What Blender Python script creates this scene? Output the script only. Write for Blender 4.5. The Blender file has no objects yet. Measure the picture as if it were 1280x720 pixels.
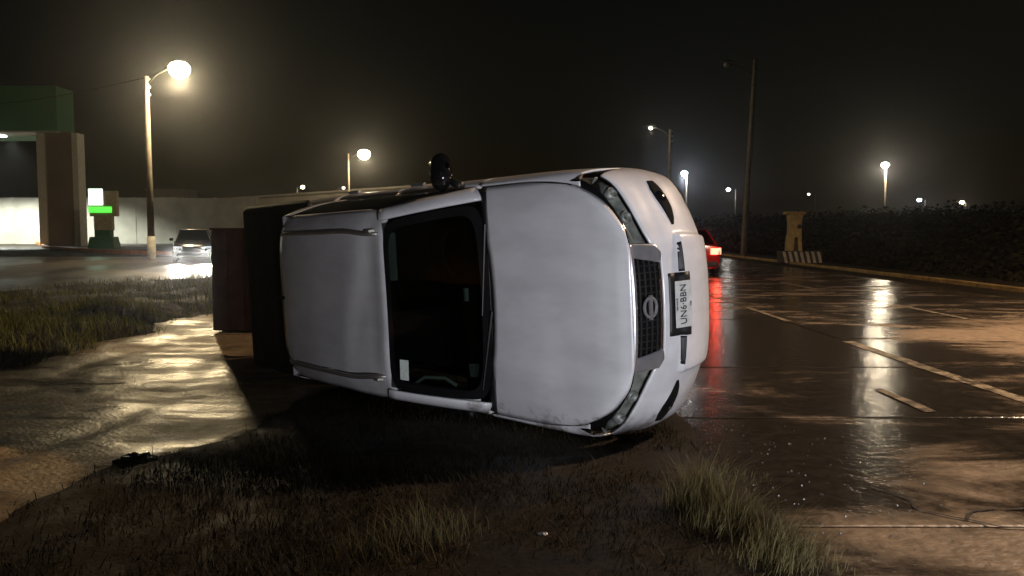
import bpy, bmesh, math, random
import numpy as np
from mathutils import Vector, Matrix, noise as mnoise
PI = math.pi
R = math.radians
random.seed(7)
rng = np.random.default_rng(11)
sc = bpy.context.scene
C = sc.collection

# ------------------------------------------------------------------ camera
cam = bpy.data.cameras.new("camera")
camo = bpy.data.objects.new("camera", cam)
C.objects.link(camo)
camo.location = (0, 0, 1.45)
camo.rotation_euler = (R(90 - 4.046), 0, 0)
cam.sensor_width = 36
cam.lens = 36 * 1032 / 1280
cam.clip_end = 3000
sc.camera = camo

# ------------------------------------------------------------------ world, moonlight, exposure
w = bpy.data.worlds.new("World")
sc.world = w
w.use_nodes = True
nt = w.node_tree
bg = nt.nodes["Background"]
sky = nt.nodes.new("ShaderNodeTexSky")
sky.sky_type = 'NISHITA'
sky.sun_disc = False
sky.sun_elevation = R(3)
sky.sun_rotation = R(200)
tint = nt.nodes.new("ShaderNodeMix")
tint.data_type = 'RGBA'
tint.blend_type = 'MULTIPLY'
tint.inputs[0].default_value = 1
nt.links.new(sky.outputs[0], tint.inputs[6])
tint.inputs[7].default_value = (1.0, 0.80, 0.68, 1)
nt.links.new(tint.outputs[2], bg.inputs[0])
bg.inputs[1].default_value = 0.0016
sun = bpy.data.lights.new("moonlight", 'SUN')
sun.energy = 0.012
sun.angle = R(0.5)
sun.color = (1, .95, .9)
suno = bpy.data.objects.new("moonlight", sun)
suno.rotation_euler = (R(60), 0, R(-20))
C.objects.link(suno)
sc.view_settings.view_transform = 'Standard'
sc.view_settings.look = 'None'
sc.view_settings.exposure = 0
sc.view_settings.gamma = 1
sc.cycles.use_denoising = True
sc.cycles.max_bounces = 6
sc.cycles.volume_bounces = 0
sc.cycles.transparent_max_bounces = 12
sc.cycles.sample_clamp_indirect = 3
sc.cycles.use_light_tree = True


# ------------------------------------------------------------------ materials
def nmat(name):
    m = bpy.data.materials.new(name)
    m.use_nodes = True
    return m, m.node_tree, m.node_tree.nodes["Principled BSDF"]


def mat(name, col, rough=.5, metal=0, var=.25, scale=6, bump=0, bscale=40, coat=0, coord='Object', rvar=0, detail=5, spec=.5):
    """principled with noise-varied colour, roughness and bump"""
    m, t, p = nmat(name)
    tc = t.nodes.new("ShaderNodeTexCoord")
    n = t.nodes.new("ShaderNodeTexNoise")
    n.inputs['Scale'].default_value = scale
    n.inputs['Detail'].default_value = detail
    t.links.new(tc.outputs[coord], n.inputs['Vector'])
    cr = t.nodes.new("ShaderNodeValToRGB")
    cr.color_ramp.elements[0].position = .3
    cr.color_ramp.elements[1].position = .7
    c = Vector(col)
    cr.color_ramp.elements[0].color = (*(c * (1 - var)), 1)
    cr.color_ramp.elements[1].color = (*(c * (1 + var * .6)), 1)
    t.links.new(n.outputs[0], cr.inputs[0])
    t.links.new(cr.outputs[0], p.inputs['Base Color'])
    p.inputs['Roughness'].default_value = rough
    p.inputs['Metallic'].default_value = metal
    p.inputs['Specular IOR Level'].default_value = spec
    p.inputs['Coat Weight'].default_value = coat
    p.inputs['Coat Roughness'].default_value = .08
    if rvar:
        mr = t.nodes.new("ShaderNodeMapRange")
        mr.inputs[3].default_value = max(.02, rough - rvar)
        mr.inputs[4].default_value = rough + rvar
        t.links.new(n.outputs[0], mr.inputs[0])
        t.links.new(mr.outputs[0], p.inputs['Roughness'])
    if bump:
        b = t.nodes.new("ShaderNodeBump")
        b.inputs['Strength'].default_value = bump
        b.inputs['Distance'].default_value = .02
        n2 = t.nodes.new("ShaderNodeTexNoise")
        n2.inputs['Scale'].default_value = bscale
        n2.inputs['Detail'].default_value = 6
        t.links.new(tc.outputs[coord], n2.inputs['Vector'])
        t.links.new(n2.outputs[0], b.inputs['Height'])
        t.links.new(b.outputs[0], p.inputs['Normal'])
    return m


def emis(name, col, strength):
    m, t, p = nmat(name)
    p.inputs['Base Color'].default_value = (.8, .8, .8, 1)
    p.inputs['Emission Color'].default_value = (*col, 1)
    p.inputs['Emission Strength'].default_value = strength
    return m


def glass(name, tintc=(.25, .28, .27), rough=.02):
    m = bpy.data.materials.new(name)
    m.use_nodes = True
    t = m.node_tree
    t.nodes.remove(t.nodes["Principled BSDF"])
    out = t.nodes["Material Output"]
    tr = t.nodes.new("ShaderNodeBsdfTransparent")
    tr.inputs[0].default_value = (*tintc, 1)
    gl = t.nodes.new("ShaderNodeBsdfGlossy")
    gl.inputs['Roughness'].default_value = rough
    fr = t.nodes.new("ShaderNodeFresnel")
    fr.inputs[0].default_value = 1.5
    mx = t.nodes.new("ShaderNodeMixShader")
    t.links.new(fr.outputs[0], mx.inputs[0])
    t.links.new(tr.outputs[0], mx.inputs[1])
    t.links.new(gl.outputs[0], mx.inputs[2])
    t.links.new(mx.outputs[0], out.inputs[0])
    return m


def white_paint():
    """white coachwork with road grime: clearcoat, faint streaks, rain film in the roughness"""
    m, t, p = nmat("white_paint")
    tc = t.nodes.new("ShaderNodeTexCoord")
    mp = t.nodes.new("ShaderNodeMapping")
    mp.inputs['Scale'].default_value = (1.2, 3.2, 2.0)
    t.links.new(tc.outputs['Object'], mp.inputs[0])
    n = t.nodes.new("ShaderNodeTexNoise")
    n.inputs['Scale'].default_value = 1.6
    n.inputs['Detail'].default_value = 8
    n.inputs['Roughness'].default_value = .62
    t.links.new(mp.outputs[0], n.inputs['Vector'])
    cr = t.nodes.new("ShaderNodeValToRGB")
    e = cr.color_ramp.elements
    e[0].position, e[0].color = .25, (.58, .575, .60, 1)
    e[1].position, e[1].color = .62, (.74, .73, .765, 1)
    t.links.new(n.outputs[0], cr.inputs[0])
    t.links.new(cr.outputs[0], p.inputs['Base Color'])
    # mud and scuffs where the body lies in the verge (the vehicle's right side)
    sep = t.nodes.new("ShaderNodeSeparateXYZ")
    t.links.new(tc.outputs['Object'], sep.inputs[0])
    nd = t.nodes.new("ShaderNodeTexNoise")
    nd.inputs['Scale'].default_value = 5
    nd.inputs['Detail'].default_value = 10
    nd.inputs['Roughness'].default_value = .72
    t.links.new(tc.outputs['Object'], nd.inputs['Vector'])
    ma = t.nodes.new("ShaderNodeMath")
    ma.operation = 'MULTIPLY_ADD'
    ma.inputs[1].default_value = -.9
    t.links.new(sep.outputs[1], ma.inputs[0])
    t.links.new(nd.outputs[0], ma.inputs[2])
    mm = t.nodes.new("ShaderNodeMapRange")
    mm.inputs[1].default_value, mm.inputs[2].default_value = 1.18, 1.42
    t.links.new(ma.outputs[0], mm.inputs[0])
    mxd = t.nodes.new("ShaderNodeMix")
    mxd.data_type = 'RGBA'
    mxd.inputs[7].default_value = (.10, .07, .055, 1)
    t.links.new(mm.outputs[0], mxd.inputs[0])
    t.links.new(cr.outputs[0], mxd.inputs[6])
    t.links.new(mxd.outputs[2], p.inputs['Base Color'])
    p.inputs['Roughness'].default_value = .42
    p.inputs['Coat Weight'].default_value = .7
    n3 = t.nodes.new("ShaderNodeTexNoise")
    n3.inputs['Scale'].default_value = 90
    t.links.new(tc.outputs['Object'], n3.inputs['Vector'])
    mr = t.nodes.new("ShaderNodeMapRange")
    mr.inputs[3].default_value, mr.inputs[4].default_value = .05, .3
    t.links.new(n3.outputs[0], mr.inputs[0])
    t.links.new(mr.outputs[0], p.inputs['Coat Roughness'])
    v = t.nodes.new("ShaderNodeTexVoronoi")          # rain drops standing on the coat
    v.inputs['Scale'].default_value = 70
    t.links.new(tc.outputs['Object'], v.inputs['Vector'])
    mr2 = t.nodes.new("ShaderNodeMapRange")
    mr2.inputs[1].default_value, mr2.inputs[2].default_value = .0, .28
    mr2.inputs[3].default_value, mr2.inputs[4].default_value = 1, 0
    t.links.new(v.outputs['Distance'], mr2.inputs[0])
    b = t.nodes.new("ShaderNodeBump")
    b.inputs['Strength'].default_value = .25
    b.inputs['Distance'].default_value = .002
    t.links.new(mr2.outputs[0], b.inputs['Height'])
    t.links.new(b.outputs[0], p.inputs['Coat Normal'])
    return m


def wet_ground(name, dry, wet, thr=.5, soft=.08, scale=.5, rough_dry=.55, rough_wet=.12, stretch=(1, 1, 1), bump=.4, fine=14, grit=60, spec=.5, blobs=(), edge=None, wetb=.25):
    """dry-looking and wet patches: noise decides which; the wet film is darker and smoother"""
    m, t, p = nmat(name)
    tc = t.nodes.new("ShaderNodeTexCoord")
    mp = t.nodes.new("ShaderNodeMapping")
    mp.inputs['Scale'].default_value = stretch
    geo = t.nodes.new("ShaderNodeNewGeometry")
    t.links.new(geo.outputs['Position'], mp.inputs[0])
    n = t.nodes.new("ShaderNodeTexNoise")
    n.inputs['Scale'].default_value = scale
    n.inputs['Detail'].default_value = 12
    n.inputs['Roughness'].default_value = .68
    n.inputs['Distortion'].default_value = .5
    t.links.new(mp.outputs[0], n.inputs['Vector'])
    mr = t.nodes.new("ShaderNodeMapRange")
    mr.interpolation_type = 'SMOOTHSTEP'
    mr.inputs[1].default_value, mr.inputs[2].default_value = thr - soft, thr + soft
    last = n.outputs[0]
    for bx_, by_, br, amt in blobs:               # patches set by place: drier (+) or wetter (-); one is painted glare
        dv = t.nodes.new("ShaderNodeVectorMath")
        dv.operation = 'DISTANCE'
        dv.inputs[1].default_value = (bx_, by_, 0)
        t.links.new(geo.outputs['Position'], dv.inputs[0])
        bm_ = t.nodes.new("ShaderNodeMapRange")
        bm_.interpolation_type = 'SMOOTHSTEP'
        bm_.inputs[1].default_value, bm_.inputs[2].default_value = 0, br
        bm_.inputs[3].default_value, bm_.inputs[4].default_value = amt, 0
        t.links.new(dv.outputs['Value'], bm_.inputs[0])
        ad = t.nodes.new("ShaderNodeMath")
        ad.operation = 'ADD'
        t.links.new(last, ad.inputs[0])
        t.links.new(bm_.outputs[0], ad.inputs[1])
        last = ad.outputs[0]
    t.links.new(last, mr.inputs[0])
    n2 = t.nodes.new("ShaderNodeTexNoise")
    n2.inputs['Scale'].default_value = fine
    n2.inputs['Detail'].default_value = 8
    n2.inputs['Roughness'].default_value = .7
    t.links.new(geo.outputs['Position'], n2.inputs['Vector'])
    mx = t.nodes.new("ShaderNodeMix")
    mx.data_type = 'RGBA'
    mx.inputs[6].default_value = (*wet, 1)
    mx.inputs[7].default_value = (*dry, 1)
    t.links.new(mr.outputs[0], mx.inputs[0])
    mu = t.nodes.new("ShaderNodeMix")
    mu.data_type = 'RGBA'
    mu.blend_type = 'MULTIPLY'
    mu.inputs[0].default_value = .8
    cr = t.nodes.new("ShaderNodeValToRGB")
    cr.color_ramp.elements[0].position, cr.color_ramp.elements[1].position = .3, .7
    cr.color_ramp.elements[0].color = (.28, .28, .28, 1)
    cr.color_ramp.elements[1].color = (1.25, 1.25, 1.25, 1)
    t.links.new(n2.outputs[0], cr.inputs[0])
    t.links.new(mx.outputs[2], mu.inputs[6])
    t.links.new(cr.outputs[0], mu.inputs[7])
    t.links.new(mu.outputs[2], p.inputs['Base Color'])
    rr = t.nodes.new("ShaderNodeMapRange")
    rr.inputs[3].default_value, rr.inputs[4].default_value = rough_wet, rough_dry
    t.links.new(mr.outputs[0], rr.inputs[0])
    t.links.new(rr.outputs[0], p.inputs['Roughness'])
    p.inputs['Specular IOR Level'].default_value = spec
    if edge:                                       # crumbles into the soil of the verge along its border
        at_ = t.nodes.new("ShaderNodeAttribute")
        at_.attribute_name = 'border'
        pl = t.nodes.new("ShaderNodeMath")
        pl.operation = 'MULTIPLY_ADD'
        pl.inputs[1].default_value, pl.inputs[2].default_value = 1.1, -.55
        t.links.new(n2.outputs[0], pl.inputs[0])
        pa = t.nodes.new("ShaderNodeMath")
        pa.operation = 'ADD'
        t.links.new(at_.outputs['Fac'], pa.inputs[0])
        t.links.new(pl.outputs[0], pa.inputs[1])
        pm = t.nodes.new("ShaderNodeMapRange")
        pm.interpolation_type = 'SMOOTHSTEP'
        pm.inputs[1].default_value, pm.inputs[2].default_value = .25, .8
        t.links.new(pa.outputs[0], pm.inputs[0])
        ex = t.nodes.new("ShaderNodeMix")
        ex.data_type = 'RGBA'
        ex.inputs[7].default_value = (*edge, 1)
        t.links.new(pm.outputs[0], ex.inputs[0])
        t.links.new(mu.outputs[2], ex.inputs[6])
        t.links.new(ex.outputs[2], p.inputs['Base Color'])
        er = t.nodes.new("ShaderNodeMix")
        er.inputs[3].default_value = .9
        t.links.new(pm.outputs[0], er.inputs[0])
        t.links.new(rr.outputs[0], er.inputs[2])
        t.links.new(er.outputs[0], p.inputs['Roughness'])
        sp = t.nodes.new("ShaderNodeMapRange")
        sp.inputs[3].default_value, sp.inputs[4].default_value = spec, .1
        t.links.new(pm.outputs[0], sp.inputs[0])
        t.links.new(sp.outputs[0], p.inputs['Specular IOR Level'])
    n3 = t.nodes.new("ShaderNodeTexNoise")
    n3.inputs['Scale'].default_value = grit
    n3.inputs['Detail'].default_value = 5
    t.links.new(geo.outputs['Position'], n3.inputs['Vector'])
    b = t.nodes.new("ShaderNodeBump")
    b.inputs['Distance'].default_value = .01
    bs = t.nodes.new("ShaderNodeMapRange")
    bs.inputs[3].default_value, bs.inputs[4].default_value = bump * wetb, bump
    t.links.new(mr.outputs[0], bs.inputs[0])
    t.links.new(bs.outputs[0], b.inputs['Strength'])
    t.links.new(n3.outputs[0], b.inputs['Height'])
    t.links.new(b.outputs[0], p.inputs['Normal'])
    return m


M = {}
M['white'] = white_paint()
M['black_plastic'] = mat("black_plastic", (.012, .012, .013), .5, bump=.1, bscale=120)
M['void'] = mat("matt_black", (.005, .005, .005), .9, spec=.15)
M['gloss_black'] = mat("gloss_black", (.008, .008, .009), .12)
M['chrome'] = mat("chrome", (.46, .47, .52), .30, .75, var=.12, rvar=.08, scale=14)
M['seal'] = mat("rubber_seal", (.01, .01, .01), .6)
M['glass'] = glass("window_glass", (.21, .25, .235))
M['rail'] = mat("satin_rail", (.62, .60, .55), .48, .9, var=.15)
M['dark_glass'] = glass("tinted_glass", (.10, .11, .11))
M['lens'] = glass("lamp_lens", (.85, .87, .85), .10)
M['reflector'] = mat("lamp_reflector", (.62, .62, .63), .30, 1, var=.1)
M['housing'] = mat("lamp_housing", (.34, .35, .33), .45, .35, var=.5, scale=14)
M['dash'] = mat("dashboard_plastic", (.016, .017, .017), .7)
M['trim_grey'] = mat("grey_trim", (.62, .68, .63), .75)
M['seat'] = mat("seat_fabric", (.012, .012, .013), .9, bump=.2)
M['tyre'] = mat("tyre_rubber", (.018, .018, .018), .75, bump=.3, bscale=60)
M['alloy'] = mat("wheel_alloy", (.45, .45, .46), .35, .9)
M['under'] = mat("underbody", (.03, .028, .026), .7, bump=.3)
M['tonneau'] = mat("tonneau_vinyl", (.010, .010, .011), .62, bump=.25, bscale=30)
M['plate'] = mat("plate_white", (.56, .57, .58), .4, var=.15, scale=20)
M['paper'] = mat("paper_sticker", (.62, .68, .64), .6, var=.2, scale=40)
M['bowl'] = mat("lamp_bowl_satin", (.26, .265, .26), .5, .4, var=.3)
M['amber'] = mat("amber_lens", (.5, .18, .02), .2)
M['red_lens'] = mat("red_lens", (.35, .01, .01), .15)


# ------------------------------------------------------------------ mesh helpers
def props(o, label=None, cat=None, group=None, kind=None):
    if label: o['label'] = label
    if cat: o['category'] = cat
    if group: o['group'] = group
    if kind: o['kind'] = kind
    return o


def link(name, me, m=None, parent=None, smooth=False):
    o = bpy.data.objects.new(name, me)
    C.objects.link(o)
    if m is not None and not me.materials:
        me.materials.append(m)
    if parent is not None:
        o.parent = parent
    if smooth:
        me.polygons.foreach_set("use_smooth", [True] * len(me.polygons))
    return o


class MB:
    def __init__(s):
        s.v, s.f = [], []

    def add(s, v, f):
        k = len(s.v)
        s.v += [tuple(map(float, p)) for p in v]
        s.f += [tuple(i + k for i in q) for q in f]
        return s

    def box(s, c, d, rot=None, taper=1.0):
        x, y, z = (q / 2 for q in d)
        vs = []
        for dz in (-1, 1):
            k = taper if dz > 0 else 1
            for dx, dy in ((-1, -1), (1, -1), (1, 1), (-1, 1)):
                p = Vector((dx * x * k, dy * y * k, dz * z))
                if rot is not None: p = rot @ p
                vs.append(p + Vector(c))
        return s.add(vs, [(0, 3, 2, 1), (4, 5, 6, 7), (0, 1, 5, 4), (1, 2, 6, 5), (2, 3, 7, 6), (3, 0, 4, 7)])

    def tube(s, pts, rad, n=10, cap=True):
        pts = [Vector(p) for p in pts]
        if not hasattr(rad, '__len__'): rad = [rad] * len(pts)
        vs, fs = [], []
        t0 = (pts[1] - pts[0]).normalized()
        up = Vector((0, 0, 1)) if abs(t0.z) < .9 else Vector((1, 0, 0))
        for i, p in enumerate(pts):
            t = (pts[min(i + 1, len(pts) - 1)] - pts[max(i - 1, 0)]).normalized()
            a = t.cross(up).normalized()
            b = a.cross(t)
            up = b
            for k in range(n):
                th = 2 * PI * k / n
                vs.append(p + (a * math.cos(th) + b * math.sin(th)) * rad[i])
        for i in range(len(pts) - 1):
            for k in range(n):
                fs.append((i * n + k, i * n + (k + 1) % n, (i + 1) * n + (k + 1) % n, (i + 1) * n + k))
        if cap:
            fs.append(tuple(range(n))[::-1])
            fs.append(tuple((len(pts) - 1) * n + k for k in range(n)))
        return s.add(vs, fs)

    def lathe(s, prof, c, axis='y', n=24):
        """prof: (radius, along)"""
        vs, fs = [], []
        for r, a in prof:
            for k in range(n):
                th = 2 * PI * k / n
                u, v = r * math.cos(th), r * math.sin(th)
                p = {'x': (a, u, v), 'y': (u, a, v), 'z': (u, v, a)}[axis]
                vs.append(Vector(p) + Vector(c))
        for i in range(len(prof) - 1):
            for k in range(n):
                fs.append((i * n + k, i * n + (k + 1) % n, (i + 1) * n + (k + 1) % n, (i + 1) * n + k))
        return s.add(vs, fs)

    def grid(s, g):
        g = np.asarray(g, float)
        a, b = g.shape[:2]
        fs = [(i * b + j, i * b + j + 1, (i + 1) * b + j + 1, (i + 1) * b + j) for i in range(a - 1) for j in range(b - 1)]
        return s.add(g.reshape(-1, 3), fs)

    def build(s, name, m=None, parent=None, smooth=False, bevel=0, solid=0, fix=True, auto=None):
        me = bpy.data.meshes.new(name)
        me.from_pydata(s.v, [], s.f)
        if fix:
            bm = bmesh.new()
            bm.from_mesh(me)
            bmesh.ops.recalc_face_normals(bm, faces=bm.faces)
            bm.to_mesh(me)
            bm.free()
        o = link(name, me, m, parent, smooth)
        if solid:
            md = o.modifiers.new("solid", 'SOLIDIFY')
            md.thickness = solid
            md.offset = -1
        if bevel:
            md = o.modifiers.new("bevel", 'BEVEL')
            md.width = bevel
            md.segments = 2
            md.limit_method = 'ANGLE'
            md.angle_limit = R(35)
        if auto:
            try:
                me.set_sharp_from_angle(angle=R(auto))
            except Exception:
                pass
        return o


def empty(name, loc=(0, 0, 0), rz=0, label=None, cat=None, group=None, kind=None):
    o = bpy.data.objects.new(name, None)
    C.objects.link(o)
    o.location = loc
    o.rotation_euler = (0, 0, rz)
    return props(o, label, cat, group, kind)


def copy_tree(o, parent=None):
    c = o.copy()
    C.objects.link(c)
    if parent is not None:
        c.parent = parent
        c.matrix_parent_inverse = o.matrix_parent_inverse
    for ch in list(o.children):
        copy_tree(ch, c)
    return c


def smooth_line(pts, n):
    """Catmull-Rom through pts, resampled by arc length"""
    P = np.asarray(pts, float)
    Q = np.vstack([2 * P[0] - P[1], P, 2 * P[-1] - P[-2]])
    out = []
    for i in range(1, len(Q) - 2):
        for t in np.linspace(0, 1, 24, endpoint=False):
            a, b, c, d = Q[i - 1], Q[i], Q[i + 1], Q[i + 2]
            out.append(.5 * (2 * b + (c - a) * t + (2 * a - 5 * b + 4 * c - d) * t * t + (3 * b - 3 * c + d - a) * t ** 3))
    out.append(P[-1])
    out = np.array(out)
    L = np.concatenate([[0], np.cumsum(np.linalg.norm(np.diff(out, axis=0), axis=1))])
    q = np.linspace(0, L[-1], n)
    return np.stack([np.interp(q, L, out[:, k]) for k in range(out.shape[1])], 1)


def sstep(a, b, x):
    t = np.clip((x - a) / (b - a), 0, 1)
    return t * t * (3 - 2 * t)

# ================================================================== THE SETTING
# ---- heights of the ground: the verge between the two carriageways is lumpy, roads lie in shallow beds
def fbm(x, y, s, o=3):
    return mnoise.fractal(Vector((x * s, y * s, 3.3)), 1.0, 2.0, o)


def left_edge(y):          # kerbless edge of the left carriageway
    return float(np.interp(y, [-20, 8, 17.6, 23.7, 60, 250], [-16, -13.2, -10.9, -8.9, -7.2, -7.0]))


def path_l(y): return -5.25 + .35 * fbm(0, y, .9) - .25 * max(0, 7 - y)
def path_r(y): return float(np.interp(y, [3, 4.2, 5.2, 6.5, 8, 12], [-3.0, -2.6, -2.1, -1.75, -1.7, -1.6])) + .45 * fbm(9, y, .8)


def height(x, y):
    h = .03 + .05 * fbm(x, y, .7) + .02 * fbm(x, y, 3)
    if x > 1.36: return -.03 if x < 11.3 else .05 + .06 * (min(x, 40) - 11.3) * .5
    le = left_edge(y)
    if x < le: return -.06
    # grass bank between the path and the left carriageway
    b = float(sstep(path_l(y) + .1, path_l(y) - .8, x) * sstep(le, le + 1.0, x))
    h += .22 * b * (0.6 + .4 * fbm(x, y, .4)) * float(sstep(48, 30, y))
    p = float(sstep(path_l(y) - .2, path_l(y) + .25, x) * sstep(path_r(y) + .25, path_r(y) - .2, x) * sstep(15.5, 13.3, y))
    h = h * (1 - p) + p * (-.035)
    h -= .022 * float(sstep(.6, 1.3, x)) + .05 * float(sstep(le + .6, le, x))
    return h


def axis_pts(fine0, fine1, step, far, grow=1.18):
    a = list(np.arange(fine0, fine1 + 1e-6, step))
    s = step
    x = fine1
    while x < far[1]:
        s *= grow
        x += s
        a.append(min(x, far[1]))
    s = step
    x = fine0
    lo = []
    while x > far[0]:
        s *= grow
        x -= s
        lo.append(max(x, far[0]))
    return np.array(lo[::-1] + a)


xs = axis_pts(-16, 2, .16, (-600, 600))
ys = axis_pts(2.5, 26, .16, (-60, 650))
g = np.array([[(x, y, height(x, y)) for y in ys] for x in xs])
M['ground'] = wet_ground("verge_soil", (.035, .026, .016), (.022, .016, .010), thr=.5, scale=1.2, rough_dry=.95, rough_wet=.6, bump=.8, fine=9, grit=45, spec=.25)
o = MB().grid(g).build('ground', M['ground'], smooth=True, fix=False)
me = o.data
me.flip_normals() if me.polygons[0].normal.z < 0 else None
props(o, kind='structure')

# ---- the path across the verge: wet mud over old concrete
px_ = np.linspace(-7.2, -.9, 110)
py_ = np.linspace(2.0, 15.2, 200)
def path_in(x, y):
    return float(sstep(path_l(y) - .45, path_l(y) + .25, x) * sstep(path_r(y) + .6, path_r(y) - .45, x) * sstep(15, 13.0, y))


def rut(x, y):                                     # wheel ruts along the path
    return -.022 * sum(math.exp(-((x - c - .2 * fbm(3, y, .4)) / .16) ** 2) for c in (-4.5, -3.1))


g = np.array([[(x, y, .016 + .014 * fbm(x, y, 1.6) + .006 * fbm(x, y, 5) + .005 * fbm(x, y, 11) + rut(x, y) - .07 * (1 - float(sstep(0, .35, path_in(x, y))))) for y in py_] for x in px_])
border = [1 - path_in(x, y) for x in px_ for y in py_]
M['path'] = wet_ground("wet_path", (.45, .325, .18), (.30, .22, .12), thr=.50, soft=.14, scale=1.1, rough_dry=.6, rough_wet=.26, stretch=(.6, 1.5, 1), bump=1.0, fine=11, grit=34, wetb=.4, edge=(.022, .016, .010))
o = MB().grid(g).build('path', M['path'], smooth=True, fix=False)
ba = o.data.attributes.new('border', 'FLOAT', 'POINT')
ba.data.foreach_set('value', border)
o.data.flip_normals() if o.data.polygons[0].normal.z < 0 else None
props(o, kind='structure')

# ---- left carriageway (asphalt), polygon strip sheet
M['asphalt'] = wet_ground("wet_asphalt", (.085, .07, .062), (.05, .042, .04), thr=.5, scale=.25, rough_dry=.5, rough_wet=.3, stretch=(1, .35, 1), bump=.4, fine=6, grit=40)
far = lambda y: float(np.interp(y, [-20, 30, 44, 48, 54, 60, 90, 150, 250], [-140, -125, -17, -21.5, -27, -33, -52, -93, -160]))
rows = []
for y in list(np.arange(-20, 43, 3)) + list(np.arange(43, 64, 1)) + list(np.arange(64, 250, 12)):
    a = left_edge(y)
    b = -140 if y < 43.5 else far(y)
    rows.append([(a + (b - a) * t, y, .008) for t in np.linspace(0, 1, 8)])
o = MB().grid(rows).build('left_road', M['asphalt'], fix=False)
o.data.flip_normals() if o.data.polygons[0].normal.z < 0 else None
props(o, kind='structure')

# ---- right carriageway: concrete slabs, each its own piece, on a bed
M['slab'] = wet_ground("road_concrete", (.42, .31, .215), (.052, .043, .035), thr=.575, soft=.11, scale=.75, rough_dry=.48, rough_wet=.15, stretch=(.7, 1.5, 1), bump=.9, fine=9, grit=18, wetb=.55, blobs=((2.3, 3.5, 1.5, .20), (2.75, 5.0, 1.0, .14), (7.4, 11.0, 3.4, .24), (1.45, 5.3, 1.4, -.28), (2.6, 11, 4.2, -.22), (3.6, 7.4, 1.2, -.1)))  # widest pale blob paints lamp glare into the road colour
M['bed'] = mat("joint_filler", (.02, .016, .013), .8, coord='Generated')
road = MB().add([(1.15, -30, -.012), (11.5, -30, -.012), (11.5, 600, -.012), (1.15, 600, -.012)], [(0, 1, 2, 3)]).build('road', M['bed'], fix=False)
props(road, kind='structure')
lanes = [(1.22, 4.33), (4.345, 7.33), (7.345, 11.36)]
JO, ST = 3.94, 2.33
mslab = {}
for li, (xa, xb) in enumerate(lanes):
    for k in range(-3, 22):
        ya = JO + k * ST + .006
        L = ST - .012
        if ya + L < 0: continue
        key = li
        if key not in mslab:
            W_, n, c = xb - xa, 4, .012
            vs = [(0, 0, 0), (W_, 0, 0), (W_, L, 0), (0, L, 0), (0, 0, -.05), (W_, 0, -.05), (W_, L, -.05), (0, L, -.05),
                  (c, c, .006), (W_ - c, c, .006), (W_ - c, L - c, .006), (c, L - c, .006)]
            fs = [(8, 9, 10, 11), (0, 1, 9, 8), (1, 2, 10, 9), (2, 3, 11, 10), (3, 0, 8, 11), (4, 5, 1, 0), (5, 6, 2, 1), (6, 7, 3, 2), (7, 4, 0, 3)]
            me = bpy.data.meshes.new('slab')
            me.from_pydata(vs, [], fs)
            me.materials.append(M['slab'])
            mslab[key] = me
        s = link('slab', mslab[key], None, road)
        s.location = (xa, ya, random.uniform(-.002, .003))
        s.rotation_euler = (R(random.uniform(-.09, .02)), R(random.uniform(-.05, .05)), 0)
# beyond the slabs you can tell apart, one sheet
yf = JO + 22 * ST
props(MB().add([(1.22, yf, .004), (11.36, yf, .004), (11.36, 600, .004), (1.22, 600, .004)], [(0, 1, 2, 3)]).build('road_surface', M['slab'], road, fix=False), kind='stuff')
# worn lane paint
def paint_mat(name, col, thr):
    m, t, p = nmat(name)
    geo = t.nodes.new("ShaderNodeNewGeometry")
    n = t.nodes.new("ShaderNodeTexNoise")
    n.inputs['Scale'].default_value = 7
    n.inputs['Detail'].default_value = 8
    n.inputs['Roughness'].default_value = .75
    t.links.new(geo.outputs['Position'], n.inputs['Vector'])
    cr = t.nodes.new("ShaderNodeValToRGB")
    e = cr.color_ramp.elements
    e[0].position, e[0].color = thr - .06, (.09, .07, .05, 1)
    e[1].position, e[1].color = thr + .06, (*col, 1)
    t.links.new(n.outputs[0], cr.inputs[0])
    t.links.new(cr.outputs[0], p.inputs['Base Color'])
    p.inputs['Roughness'].default_value = .42
    return m


M['lane_paint'] = paint_mat("worn_lane_paint", (.46, .38, .27), .51)


def lane_mark(x, y0, y1, wd):
    n = max(2, int((y1 - y0) / .25))
    gg = []
    for i in range(n + 1):
        y = y0 + (y1 - y0) * i / n
        gg.append([(x - wd / 2 + .02 * fbm(x, y, 2.2), y, .0125), (x + wd / 2 + .02 * fbm(x + 5, y, 2.2), y, .0125)])
    return props(MB().grid(gg).build('lane_marking', M['lane_paint'], road, fix=False), kind=None)


lane_mark(4.33, 3.0, 10.6, .15)
lane_mark(4.36, 12.9, 15.3, .12)
lane_mark(4.36, 19.5, 22.5, .12)
lane_mark(7.36, 13.2, 15.9, .12)
lane_mark(7.36, 20, 22.6, .12)
lane_mark(7.36, 27, 30, .12)
lane_mark(3.32, 6.45, 7.4, .09)

M['crack'] = mat("road_crack", (.012, .010, .009), .6)
for pts in ([(2.02, 4.55), (2.12, 4.36), (2.10, 4.18), (2.26, 4.02), (2.36, 3.93), (2.62, 3.90), (2.9, 3.91)], [(2.26, 4.02), (2.42, 4.16), (2.75, 4.2), (2.95, 4.36)]):
    q = smooth_line(pts, 40)
    gg = []
    for i, (x, y) in enumerate(q):
        d = q[min(i + 1, 39)] - q[max(i - 1, 0)]
        d = d / np.linalg.norm(d)
        w_ = .006 + .010 * abs(fbm(x * 3, y * 3, 3))
        j = .02 * fbm(x * 2, y * 2, 4)
        gg.append([(x - d[1] * (w_ + j), y + d[0] * (w_ + j), .0128), (x + d[1] * (w_ - j), y - d[0] * (w_ - j), .0128)])
    MB().grid(gg).build('crack', M['crack'], road, fix=False)

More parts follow.
